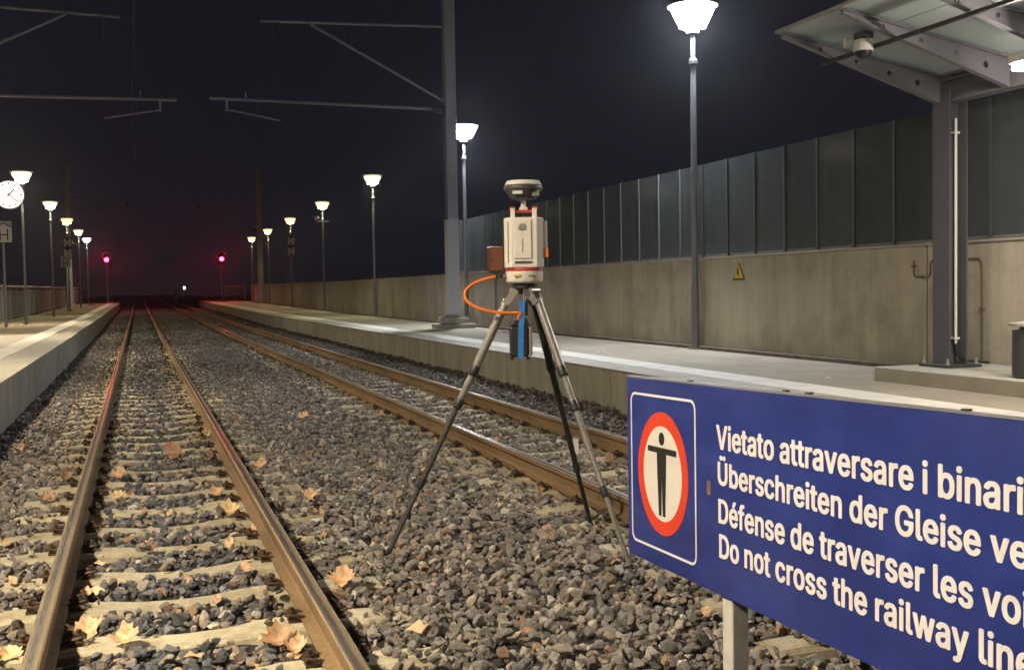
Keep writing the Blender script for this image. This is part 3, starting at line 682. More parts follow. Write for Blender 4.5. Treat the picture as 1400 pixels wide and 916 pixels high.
for i in range(12): xzbar(mk, cx_, cz_, i * 30, .27, .34, .028, cyy - .1325, cyy - .1285)
mk.build('hour_marks', 'black', ck)
h_ = MB(); xzbar(h_, cx_, cz_, 41, -.07, .21, .034, cyy - .137, cyy - .133); h_.build('hour_hand', 'black', ck)
h_ = MB(); xzbar(h_, cx_, cz_, 132, -.07, .31, .026, cyy - .141, cyy - .1375); h_.build('minute_hand', 'black', ck)
MB().cyl((cx_ - .3, cyy, cz_ + .36), (-3.95, cyy, cz_ + .36), .03, n=8).cyl((cx_ - .3, cyy, cz_ - .3), (-3.95, cyy, cz_ - .3), .03, n=8).cyl((-3.95, cyy, PZ), (-3.95, cyy, 4.6), .06, n=12).build('clock_bracket', 'post', ck, smooth=True)
def board(x, y, z, w_, h_b, parent, name='board_face'):
    return MB().box(x - w_ / 2, x + w_ / 2, y - .015, y + .015, z - h_b / 2, z + h_b / 2).build(name, 'signface', parent)
def stroke(parent, x, y, z, segs, wd, name, mt='black'):
    mb = MB()
    for k, (a, b, c, d) in enumerate(segs): mb.beam((x + a, y - .018 - .0007 * k, z + b), (x + c, y - .018 - .0007 * k, z + d), wd, .004, upv=(0, 1, 0))
    return mb.build(name, mt, parent)
hp = thing('stop_board', (-3.63, 35, PZ), 'white square board with a black H under a roof line, on a thin pole', 'sign')
MB().cyl((-3.63, 35.05, PZ), (-3.63, 35.05, 3.0), .04, n=10).build('pole', 'galv', hp, smooth=True)
board(-3.60, 35, 3.12, .42, .60, hp)
stroke(hp, -3.60, 35, 3.08, [(-.10, -.21, -.10, .12), (.10, -.21, .10, .12), (-.10, -.05, .10, -.05)], .035, 'letter_h')
stroke(hp, -3.60, 35, 3.08, [(-.19, .17, 0, .29), (0, .29, .19, .17)], .03, 'roof_symbol')
def hourglass(x, y, z, lab, n=2, s=.46):
    t = thing('hourglass_board', (x, y, z), lab, 'sign', 'hourglass boards')
    MB().box(x - .22, x + .22, y - .012, y + .012, z - .55, z + .55).build('board_back', 'black', t)
    for k in (1, -1):
        cz = z + k * .27; P = [(-.18, .2), (-.08, .2), (0, .06), (.08, .2), (.18, .2), (.18, -.2), (.08, -.2), (0, -.06), (-.08, -.2), (-.18, -.2)]
        m_ = MB(); L1 = [(x + a, y - .02, cz + b) for a, b in P] + [(x + a, y - .0125, cz + b) for a, b in P]; q = len(P)
        # built from convex pieces so that it stays notched
        for idx in ((0, 1, 2, 7, 8, 9), (2, 3, 4, 5, 6, 7)):
            f = [L1[i] for i in idx]; bk = [L1[i + q] for i in idx]; c6 = len(f)
            m_.add(f + bk, [tuple(range(c6)), tuple(range(c6, 2 * c6))[::-1]] + [(i, (i + 1) % c6, c6 + (i + 1) % c6, c6 + i) for i in range(c6)])
        m_.build('hourglass_mark', 'signface', t)
    MB().box(x - .03, x + .03, y + .0125, y + .10, z - .05, z + .05).build('clamp', 'galv', t)
    return t
hourglass(lx(60.4), 60.26, 3.62 + g(60), 'two white hourglass marks on a black board, on a right platform lamp pole')
hourglass(-3.35, 61.46, 3.62 + g(60), 'two white hourglass marks on a black board, on a left platform lamp pole')
t = thing('house_board', (-3.45, 61.2, PZ + g(61)), 'small white square board with black roof mark on a pole below the left hourglass board', 'sign')
board(-3.45, 61.2, 2.98, .46, .56, t); stroke(t, -3.45, 61.2, 2.95, [(-.2, .12, 0, .22), (0, .22, .2, .12), (-.1, -.2, -.1, .08), (.1, -.2, .1, .08), (-.1, -.05, .1, -.05)], .04, 'board_mark')
MB().cyl((-3.45, 61.25, PZ + g(61)), (-3.45, 61.25, 2.98), .03, n=8).build('pole', 'post', t)
# cameras on a lamp pole
t = thing('surveillance_camera', (lx(48.8), 48.7, 4.4), 'small white camera on a bracket under the yellowish right platform lamp', 'camera')
x0 = lx(48.8)
MB().beam((x0 - .3, 48.72, 4.3), (x0 + .25, 48.72, 4.3), .04, .05).build('bracket', 'post', t)
MB().box(x0 - .36, x0 - .22, 48.5, 48.8, 4.36, 4.48).build('camera_housing', 'white', t, bevel=.01)
MB().cyl((x0 - .28, 48.65, 4.28), (x0 - .28, 48.65, 4.18), .07, .05, 12).build('camera_dome', 'black', t, smooth=True)
t = thing('surveillance_camera', (-3.35, 73.2, 4.5), 'small pale camera on a bracket beside the second farthest left lamp', 'camera')
MB().beam((-3.75, 73.2, 4.42), (-3.3, 73.2, 4.42), .04, .05).build('bracket', 'post', t)
MB().box(-3.85, -3.7, 73.0, 73.3, 4.44, 4.56).build('camera_housing', 'white', t, bevel=.01)

# orange validator on a pole
ox, oy = 7.33, 22.9; t = thing('ticket_validator', (ox, oy, PZ), 'orange box on a thin pole, seen left of the scanner', 'ticket machine')
MB().cyl((ox, oy, PZ), (ox, oy, 1.64), .032, n=10).build('pole', 'post', t, smooth=True)
MB().box(ox - .15, ox + .15, oy - .12, oy + .12, 1.64, 2.16).build('validator_box', 'orange', t, bevel=.02)
MB().box(ox - .13, ox - .10, oy - .145, oy - .1205, 1.83, 1.89).build('ticket_slot', 'darkmetal', t)
MB().box(ox - .12, ox + .12, oy - .1, oy + .1, 1.60, 1.638).build('box_bracket', 'darkmetal', t)

# ------------------------------------------------------------------ shelter
sh = thing('platform_shelter', (6.93, 8.29, PZ), 'steel platform shelter with an opal sheet roof on a tall dark column, right', 'shelter')
cx0, cy0 = 6.965, 8.28; zt = 2.98
MB().box(cx0 - .10, cx0 - .085, cy0 - .11, cy0 + .11, .52, zt).box(cx0 + .085, cx0 + .10, cy0 - .11, cy0 + .11, .52, zt).box(cx0 - .0845, cx0 + .0845, cy0 - .008, cy0 + .008, .52, zt).build('column', 'shelter_dark', sh)
MB().box(cx0 - .19, cx0 + .19, cy0 - .19, cy0 + .19, .495, .52).build('base_plate', 'darkmetal', sh, bevel=.003)
for i, (a, b) in enumerate(((-.155, -.155), (.155, -.155), (-.155, .155), (.155, .155))):
    MB().cyl((cx0 + a, cy0 + b, .48), (cx0 + a, cy0 + b, .575), .011, n=8).cyl((cx0 + a, cy0 + b, .5205), (cx0 + a, cy0 + b, .54), .02, n=6).build('anchor_bolt', 'alu', sh)
MB().tube([(cx0 + .02, cy0 - .05, .70), (cx0 + .02, cy0 - .05, 2.72)], .0135, 10).build('downpipe', 'pipe', sh, smooth=True)
for zz in (.74, 2.58): MB().box(cx0 - .01, cx0 + .05, cy0 - .07, cy0 - .009, zz, zz + .02).build('pipe_clip', 'pipe', sh)
MB().tube([(cx0 + .02, cy0 - .05, .72), (cx0 + .03, cy0 - .06, .60), (cx0 + .10, cy0 - .1, .545), (cx0 + .25, cy0 - .05, .53), (cx0 + .45, cy0 + .02, .51)], .013, 8).build('black_hose', 'black', sh, smooth=True)
# second column nearer, outside the frame
c2y = 3.6
MB().box(cx0 - .10, cx0 - .085, c2y - .11, c2y + .11, .52, zt).box(cx0 + .085, cx0 + .10, c2y - .11, c2y + .11, .52, zt).box(cx0 - .0845, cx0 + .0845, c2y - .008, c2y + .008, .52, zt).build('column', 'shelter_dark', sh)
MB().box(cx0 - .19, cx0 + .19, c2y - .19, c2y + .19, .495, .52).build('base_plate', 'darkmetal', sh)
# longitudinal beam on the columns
MB().box(cx0 - .07, cx0 + .07, 3.2, 8.395, 2.86, 2.885).box(cx0 - .07, cx0 + .07, 3.2, 8.395, 3.05, 3.075).box(cx0 - .012, cx0 + .012, 3.2, 8.395, 2.8855, 3.0495).build('main_beam', 'shelter', sh)
def under(x): return 2.87 + (6.81 - x) * .309
def topz(x): return 3.075 + (6.9 - x) * .182
for ry in (8.29, 7.45, 6.61, 5.77, 4.93, 4.09):
    # outline in the x-z plane, tapering to the tip
    out = [(5.25, under(5.25) + .005), (6.83, under(6.83)), (6.86, under(6.86) + .01), (6.86, topz(6.86)), (5.25, topz(5.25) + .0)]
    holes = [(x, (under(x) + topz(x)) / 2, .024) for x in (5.62, 5.98, 6.32, 6.62)]
    holes = [(x, z_, r_) for (x, z_, r_), r_ in zip(holes, (.016, .02, .024, .028))]
    mt = Matrix.Translation((0, ry, 0)) @ Matrix(((1, 0, 0, 0), (0, 0, -1, 0), (0, 1, 0, 0), (0, 0, 0, 1)))
    rb = plate('rib', out, [(x, z_, r_) for (x, z_, _), (_, _, r_) in zip(holes, holes)], .012, mt, 'shelter', sh)
    fl = MB(); fl.beam((5.25, ry, topz(5.25) + .005), (6.86, ry, topz(6.86) + .005), .07, .008); fl.beam((5.24, ry, under(5.24)), (6.83, ry, under(6.83) - .004), .06, .008); fl.build('rib_flange', 'shelter', rb)
MB().box(5.705, 5.735, 3.8, 8.42, 3.16, 3.19).build('purlin', 'black', sh)
for a in (5.22, 6.87):
    MB().box(a - .02, a + .02, 3.8, 8.34, topz(a) + .010, topz(a) + .034).build('roof_edge_profile', 'alu' if a < 6 else 'shelter', sh)
rys = [8.38, 7.45, 6.61, 5.77, 4.93, 4.09]
for i in range(5):
    for (xa, xb) in ((5.24, 5.73), (5.745, 6.85)):
        a = MB(); y1, y0 = rys[i] - .012, rys[i + 1] + .012; za, zb = topz(xa) + .024, topz(xb) + .024
        a.add([(xa, y0, za), (xb, y0, zb), (xb, y1, zb), (xa, y1, za), (xa, y0, za + .012), (xb, y0, zb + .012), (xb, y1, zb + .012), (xa, y1, za + .012)], [(0, 1, 2, 3), (7, 6, 5, 4), (0, 4, 5, 1), (1, 5, 6, 2), (2, 6, 7, 3), (3, 7, 4, 0)])
        a.build('roof_sheet', 'opal', sh)
# back half of the roof towards the wall
MB().add([(6.92, 3.8, 3.09), (7.62, 3.8, 3.16), (7.62, 8.4, 3.16), (6.92, 8.4, 3.09), (6.92, 3.8, 3.11), (7.62, 3.8, 3.18), (7.62, 8.4, 3.18), (6.92, 8.4, 3.11)], [(0, 1, 2, 3), (7, 6, 5, 4), (0, 4, 5, 1), (1, 5, 6, 2), (2, 6, 7, 3), (3, 7, 4, 0)]).build('back_sheet', 'shelter', sh)
# luminaire under the ribs
M['tube_glow'] = emit('lit_tube', (1, .88, .74, 1), 120)
t = thing('shelter_light', (6.28, 5.8, 2.86), 'bright strip light under the shelter roof at the right picture edge', 'light')
MB().box(6.17, 6.31, 5.3, 6.72, 2.865, 2.93).build('light_housing', 'alu', t, bevel=.006)
MB().box(6.185, 6.295, 5.33, 6.69, 2.815, 2.8645).build('diffuser', 'tube_glow', t)
MB().cyl((6.24, 5.77, 2.93), (6.24, 5.77, 3.09), .012, n=6).cyl((6.24, 6.61, 2.93), (6.24, 6.61, 3.09), .012, n=6).build('hanger', 'shelter', t)
# dome camera
t = thing('dome_camera', (5.75, 7.86, 3.15), 'white dome security camera hanging under the shelter roof', 'camera')
MB().box(5.62, 5.72, 7.70, 7.82, 3.246, 3.30).build('mount_box', 'darkmetal', t)
MB().lathe([(.03, .095), (.07, .085), (.082, .03), (.08, -.005)], 20, (5.66, 7.75, 3.15)).build('camera_housing', 'white', t, smooth=True)
MB().lathe([(.07, .0), (.062, -.03), (.036, -.055), (.005, -.062)], 20, (5.66, 7.75, 3.145)).build('dome', 'black', t, smooth=True)
MB().box(5.56, 5.60, 7.84, 7.88, 3.19, 3.27).build('junction_box', 'white', t)
# slab under the shelter and the bin
a = MB(); a.box(6.40, 7.49, 3.0, 8.62, PZ - .05, .492); tag(a.build('shelter_plinth', 'coping', bevel=.01), kind='structure')
bx, by = 6.66, 7.0; t = thing('litter_bin', (bx, by, .492), 'dark round litter bin with a flat lid at the right picture edge', 'bin')
MB().cyl((bx, by, .50), (bx, by, .87), .135, n=24).build('bin_body', 'darkmetal', t, smooth=True)
MB().cyl((bx, by, .492), (bx, by, .50), .12, n=16).build('bin_foot', 'black', t)
MB().lathe([(.145, .90), (.16, .905), (.16, .925), (.06, .94)], 24, (bx, by, 0)).build('bin_lid', 'coping', t, smooth=True)
MB().cyl((bx, by, .87), (bx, by, .901), .08, n=8).build('lid_post', 'darkmetal', t)

# ------------------------------------------------------------------ tripod, scanner, battery, cable
tx, ty = 1.975, 5.66
tp = thing('survey_tripod', (tx, ty, -.15), 'tall carbon survey tripod with three telescopic legs standing on the ballast', 'tripod')
MB().lathe([(.03, 1.235), (.045, 1.25), (.06, 1.262), (.07, 1.268), (.07, 1.287), (.05, 1.292)], 24, (tx, ty, 0)).build('head', 'joint', tp, smooth=True)
MB().cyl((tx, ty, 1.12), (tx, ty, 1.21), .018, n=12).build('centre_column', 'joint', tp, smooth=True)
for foot, mu_, ml_ in (((1.24, 5.88, -.165), 'carbon', 'carbon_shaded'), ((2.31, 5.05, -.165), 'carbon', 'carbon'), ((2.52, 6.08, -.165), 'carbon_unlit', 'carbon_unlit')):  # one carbon for all legs; their light and shade sit in the colour
    f = Vector(foot); d0 = Vector((f.x - tx, f.y - ty, 0)).normalized(); h = Vector((tx, ty, 1.255)) + d0 * .07
    P = lambda q: h + (f - h) * q
    leg = MB().cyl(P(.035), P(.31), .0225, n=16).build('leg', mu_, tp, smooth=True)
    MB().cyl(P(.30), P(.43), .0195, n=14).build('middle_section', mu_, leg, smooth=True)
    MB().cyl(P(.42), P(.73), .0165, n=14).build('lower_section', ml_, leg, smooth=True)
    MB().cyl(P(.72), P(.985), .0135, n=14).build('bottom_section', ml_, leg, smooth=True)
    for q, r_ in ((.30, .0275), (.425, .0245), (.725, .021)): MB().cyl(P(q - .018), P(q - .006), r_ * .9, r_, 14).cyl(P(q - .006), P(q + .012), r_, n=14).cyl(P(q + .012), P(q + .02), r_, r_ * .82, 14).build('twist_lock', 'joint', leg, smooth=True)
    MB().cyl(P(.975), P(.99), .017, .015, 12).cyl(P(.99), P(1.0), .011, .003, 10).build('foot', 'joint', leg, smooth=True)
    side = d0.cross(Vector((0, 0, 1)))
    mb = MB()
    for s_ in (-1, 1): mb.beam(h + side * .027 * s_ + Vector((0, 0, .015)) - d0 * .03, P(.05) + side * .027 * s_, .008, .035)
    mb.cyl(h - side * .035, h + side * .035, .014, n=12); mb.build('hinge', 'alu', leg)
# scanner
def rbox(x0, x1, y0, y1, z0, z1, rot, c):
    return MB().box(x0, x1, y0, y1, z0, z1, rot=rot, c=c)
sz0 = 1.294
sc_ = thing('laser_scanner', (tx, ty, sz0), 'white laser scanner with a red band on top of the tripod', 'scanner')
rs = Matrix.Rotation(-.33 + .02, 3, 'Z'); cc = Vector((tx, ty, 1.5))
def lathe_sc(prof, name, mt, n=40): return MB().lathe(prof, n, (tx, ty, 0)).build(name, mt, sc_, smooth=True)
lathe_sc([(.085, sz0), (.096, sz0 + .006), (.1, sz0 + .014), (.1, sz0 + .064)], 'base_body', 'scan')
lathe_sc([(.1005, sz0 + .0645), (.1025, sz0 + .068), (.1025, sz0 + .078), (.1005, sz0 + .081)], 'red_band', 'scanred')
def rp_(mb): return mb
# upper body: rounded prism with flat front
def prism(pts, z0, z1, name, mt, bevel=.006, taper=1.0):
    n = len(pts); P = []
    for (z_, k) in ((z0, 1.0), (z1, taper)):
        for (a, b) in pts:
            v = rs @ Vector((a * k, b * k, 0)); P.append((tx + v.x, ty + v.y, z_))
    mb = MB(); mb.add(P, [tuple(range(n))[::-1], tuple(range(n, 2 * n))] + [(i, (i + 1) % n, n + (i + 1) % n, n + i) for i in range(n)])
    return mb.build(name, mt, sc_, bevel=bevel)
oct_ = [(-.106, -.03), (-.1, -.062), (-.066, -.098), (.066, -.098), (.1, -.062), (.106, -.03), (.106, .03), (.1, .065), (.06, .1), (-.06, .1), (-.1, .065), (-.106, .03)]
prism(oct_, sz0 + .0815, 1.642, 'body', 'scan', .007, 1.0)
def fb_(a0, a1, b0, b1, z0, z1, name, mt, bevel=.002, parent=None):
    c = Vector((0, 0, 0)); mb = MB(); P = []
    for z_ in (z0, z1):
        for b in (b0, b1):
            for a in (a0, a1):
                v = rs @ Vector((a, b, 0)); P.append((tx + v.x, ty + v.y, z_))
    mb.add(P, [(0, 2, 3, 1), (4, 5, 7, 6), (0, 1, 5, 4), (2, 6, 7, 3), (0, 4, 6, 2), (1, 3, 7, 5)])
    return mb.build(name, mt, parent or sc_, bevel=bevel)
fb_(-.052, .038, -.1055, -.0985, 1.425, 1.630, 'front_plate', 'scan', .003)
gr = fb_(-.03, .014, -.1085, -.106, 1.575, 1.578, 'speaker_grille', 'scangrey', 0)
for i in range(6):
    a = -.027 + i * .0072; hh = math.sqrt(max(0, .021 ** 2 - (a + .009) ** 2)); fb_(a - .0015, a + .0015, -.1085, -.106, 1.59 - hh, 1.59 + hh, 'grille_slot', 'scangrey', 0, gr)
fb_(-.0115, -.0085, -.1085, -.106, 1.46, 1.515, 'model_lettering', 'antdark', 0)
fb_(-.013, -.007, -.1085, -.106, 1.519, 1.525, 'logo_dot', 'antdark', 0)
fb_(-.052, .04, -.1015, -.0985, 1.398, 1.410, 'vent_slot', 'antdark', 0)
fb_(-.055, -.02, -.103, -.09, 1.328, 1.340, 'yellow_label', 'yellow', 0)
fb_(.02, .06, -.103, -.088, 1.332, 1.336, 'base_lettering', 'scangrey', 0)
fb_(-.088, -.084, -.083, -.07, 1.40, 1.62, 'side_seam', 'scangrey', 0)
# side module with orange button
sm = fb_(.103, .124, -.045, .03, 1.43, 1.625, 'side_module', 'scan', .006)
fb_(.108, .128, -.05, -.035, 1.43, 1.48, 'orange_latch', 'cable', .002, sm)
# mounting frame and antenna
for a in (-.058, .058): fb_(a - .012, a + .012, -.05, .02, 1.642, 1.692, 'mount_post', 'scan', .003)
fb_(-.07, .07, -.03, .015, 1.672, 1.684, 'mount_bar', 'scanred', .003)
fb_(-.075, -.045, -.04, -.01, 1.684, 1.702, 'red_knob', 'scanred', .004); fb_(.045, .075, -.04, -.01, 1.684, 1.702, 'red_knob', 'scanred', .004)
fb_(-.022, .022, -.025, .02, 1.684, 1.70, 'adapter', 'scan', .003)
MB().cyl((tx, ty, 1.69), (tx, ty, 1.742), .014, n=14).build('antenna_stem', 'scan', sc_, smooth=True)
ant = MB().lathe([(.03, 1.735), (.068, 1.745), (.092, 1.782), (.103, 1.792), (.106, 1.803), (.103, 1.812), (.094, 1.817)], 36, (tx, ty, 0)).build('antenna', 'antdark', sc_, smooth=True)
MB().lathe([(.1, 1.8175), (.088, 1.84), (.05, 1.844), (.01, 1.845)], 36, (tx, ty, 0)).build('antenna_cap', 'white', ant, smooth=True)
fb_(-.058, -.005, -.092, -.078, 1.765, 1.782, 'antenna_label', 'white', 0, ant)
fb_(.045, .085, -.072, -.03, 1.755, 1.785, 'battery_door', 'scangrey', .003, ant)
# cable connector
vL = rs @ Vector((-.1, -.02, 0)); vL2 = rs @ Vector((-.17, -.04, 0))
MB().cyl((tx + vL.x, ty + vL.y, 1.33), (tx + vL2.x * .85, ty + vL2.y * .85, 1.332), .012, .009, 10).build('cable_plug', 'alu', sc_, smooth=True)
# battery pack hanging below the head on a blue strap
v0 = rs @ Vector((0, -.03, 0)); bxx, byy = tx + v0.x, ty + v0.y
bt_ = thing('battery_pack', (bxx, byy, 1.1), 'black battery pack hanging on a blue strap below the tripod head', 'battery')
def hb2(a0, a1, b0, b1, z0, z1, name, mt, bevel, par): 
    P = []; mb = MB()
    for z_ in (z0, z1):
        for b in (b0, b1):
            for a in (a0, a1):
                v = rs @ Vector((a, b, 0)); P.append((bxx + v.x - .03, byy + v.y, z_))
    mb.add(P, [(0, 2, 3, 1), (4, 5, 7, 6), (0, 1, 5, 4), (2, 6, 7, 3), (0, 4, 6, 2), (1, 3, 7, 5)]); return mb.build(name, mt, par, bevel=bevel)
hb2(-.058, .045, -.03, .03, .90, 1.065, 'battery_body', 'black', .012, bt_)
hb2(.046, .064, -.026, .026, .905, 1.06, 'grey_side_plate', 'scangrey', .006, bt_)
P = []; mb = MB()
for (a0, a1, z_) in ((-.056, .056, 1.066), (-.03, .035, 1.105)):
    for (a, b) in ((a0, -.026), (a1, -.026), (a1, .026), (a0, .026)):
        v = rs @ Vector((a, b, 0)); P.append((bxx + v.x - .03, byy + v.y, z_))
mb.add(P, [(0, 1, 2, 3), (7, 6, 5, 4), (0, 4, 5, 1), (1, 5, 6, 2), (2, 6, 7, 3), (3, 7, 4, 0)]); mb.build('battery_shoulder', 'black', bt_, bevel=.006)
for a in (-.045, .04): hb2(a - .01, a + .01, -.02, .02, .885, .8995, 'rubber_foot', 'joint', .002, bt_)
st = MB(); q = [(-.002, -.036, 1.20), (-.005, -.038, 1.10), (-.010, -.040, 1.06), (-.014, -.038, .895)]
P = []
for (a, b, z_) in q:
    for (da, db) in ((-.015, 0), (.015, 0), (.015, .003), (-.015, .003)):
        v = rs @ Vector((a + da, b + db, 0)); P.append((bxx + v.x - .015, byy + v.y, z_))
st.add(P, [(j * 4 + i, j * 4 + (i + 1) % 4, (j + 1) * 4 + (i + 1) % 4, (j + 1) * 4 + i) for j in range(3) for i in range(4)] + [(3, 2, 1, 0), (12, 13, 14, 15)])
st.build('blue_strap', 'strap', bt_)
for s_ in (-1, 1): MB().cyl((bxx - .015 + s_ * .004, byy - .03, 1.19), (tx + s_ * .012, ty - .02, 1.262), .004, n=6).build('hook_cord', 'alu', bt_)
MB().box(bxx - .02, bxx + .015, byy - .045, byy - .03, 1.225, 1.262).build('hanging_bracket', 'alu', bt_)
# orange cable loop
def bez(p, n=28):
    p = [Vector(q) for q in p]; out = []
    for i in range(n + 1):
        t_ = i / n; out.append(p[0] * (1 - t_) ** 3 + p[1] * 3 * t_ * (1 - t_) ** 2 + p[2] * 3 * t_ * t_ * (1 - t_) + p[3] * t_ ** 3)
    return out
def sp(u_, v_, dep=0):          # a point beside the scanner: offset right and up in metres, towards the viewer by dep
    v = rs @ Vector((u_, -dep, 0)); return (tx + v.x, ty + v.y, v_)
cb = thing('data_cable', sp(-.2, 1.25), 'bright orange cable looping from the scanner down to the battery', 'cable')
MB().tube(bez([sp(-.145, 1.332, .03), sp(-.44, 1.29, .05), sp(-.34, 1.12, .07), sp(-.03, 1.138, .075)]) + [sp(-.022, 1.135, .073), sp(-.035, 1.12, .07), sp(-.04, 1.10, .066)], .0085, 8).build('cable_run', 'cable', cb, smooth=True)
MB().cyl(sp(-.118, 1.334, .026), sp(-.155, 1.331, .031), .0125, n=10).build('cable_end', 'black', cb, smooth=True)

# ------------------------------------------------------------------ prohibition sign
Xs = 1.5; YL = 3.303; TILT = .0246   # the board rises slightly towards the near end
sg = thing('prohibition_sign', (Xs, 2.63, -.2), 'long blue sign with a red ring symbol and white text in four languages', 'sign')
def sp3(s, t_, d=0): return (Xs - d, YL - s, .399 + TILT * s + t_)   # s metres from the far end, t_ up, d proud of the face
def spanel(s0, s1, t0, t1, d0, d1, name, mt, parent=sg, bevel=0):
    P = [sp3(s, t_, d) for d in (d0, d1) for t_ in (t0, t1) for s in (s0, s1)]
    mb = MB(); mb.add(P, [(0, 2, 3, 1), (4, 5, 7, 6), (0, 1, 5, 4), (2, 6, 7, 3), (0, 4, 6, 2), (1, 3, 7, 5)]); return mb.build(name, mt, parent, bevel=bevel)
spanel(0, 2.2, 0, .576, -.004, 0, 'panel', 'blue', bevel=.0015)
spanel(-.004, 2.204, .577, .582, -.014, .002, 'top_edge', 'galv')
for q in (.42, .92, 1.02, 1.55): spanel(q, q + .018, .5825, .586, -.012, .0, 'edge_bolt', 'darkmetal')
def flat(pts, d, name, mt, parent=sg, thick=.0012):
    n = len(pts); P = [sp3(s, t_, d) for s, t_ in pts] + [sp3(s, t_, d - thick) for s, t_ in pts]
    mb = MB(); mb.add(P, [tuple(range(n)), tuple(range(n, 2 * n))[::-1]] + [(i, (i + 1) % n, n + (i + 1) % n, n + i) for i in range(n)]); return mb.build(name, mt, parent)
def ring(o_pts, i_pts, d, name, mt, thick=.0012):
    n = len(o_pts); P = [sp3(*p, d) for p in o_pts] + [sp3(*p, d) for p in i_pts] + [sp3(*p, d - thick) for p in o_pts] + [sp3(*p, d - thick) for p in i_pts]
    mb = MB(); fs = []
    for i in range(n):
        j = (i + 1) % n; fs += [(i, j, n + j, n + i), (2 * n + i, 3 * n + i, 3 * n + j, 2 * n + j), (i, 2 * n + i, 2 * n + j, j), (n + i, n + j, 3 * n + j, 3 * n + i)]
    mb.add(P, fs); return mb.build(name, mt, sg)
def rrect(s0, s1, t0, t1, r_):
    P = []
    for (cx, cy, a0) in ((s1 - r_, t1 - r_, 0), (s0 + r_, t1 - r_, 90), (s0 + r_, t0 + r_, 180), (s1 - r_, t0 + r_, 270)):
        for k in range(6): a = R(a0 + k * 18); P.append((cx + r_ * math.cos(a), cy + r_ * math.sin(a)))
    return P
ring(rrect(.030, .470, .050, .530, .03), rrect(.037, .463, .057, .523, .024), .0014, 'symbol_frame', 'letter')
cs, ct = .253, .291
ell = lambda rx, rz, n=48: [(cs + rx * math.cos(2 * math.pi * i / n), ct + rz * math.sin(2 * math.pi * i / n)) for i in range(n)]
ring(ell(.170, .189), ell(.130, .146), .0016, 'red_ring', 'red')
flat(ell(.130, .146), .0014, 'symbol_disc', 'disc')
pz = lambda s, z: (YL - s, z - .399 - TILT * (YL - s))
sf = thing  # noqa
def poly_pict():
    hd = [(cs + .018 * math.cos(2 * math.pi * i / 20), ct + .107 + .020 * math.sin(2 * math.pi * i / 20)) for i in range(20)]
    flat(hd, .0030, 'figure_head', 'black')
    mb_parts = [[(cs - .095, ct + .062), (cs + .097, ct + .062), (cs + .097, ct + .080), (cs - .095, ct + .080)],
                [(cs - .030, ct - .020), (cs + .026, ct - .020), (cs + .030, ct + .0615), (cs - .032, ct + .0615)],
                [(cs - .022, ct - .130), (cs - .006, ct - .130), (cs - .003, ct - .0205), (cs - .029, ct - .0205)],
                [(cs + .004, ct - .130), (cs + .020, ct - .130), (cs + .026, ct - .0205), (cs + .0, ct - .0205)]]
    P_, F_ = [], []
    mb = MB()
    for pts in mb_parts:
        n = 4; mb.add([sp3(s, t_, .0030) for s, t_ in pts] + [sp3(s, t_, .0018) for s, t_ in pts], [(0, 1, 2, 3), (7, 6, 5, 4), (0, 4, 5, 1), (1, 5, 6, 2), (2, 6, 7, 3), (3, 7, 4, 0)])
    mb.build('figure_body', 'black', sg)
poly_pict()
SPACE = 188
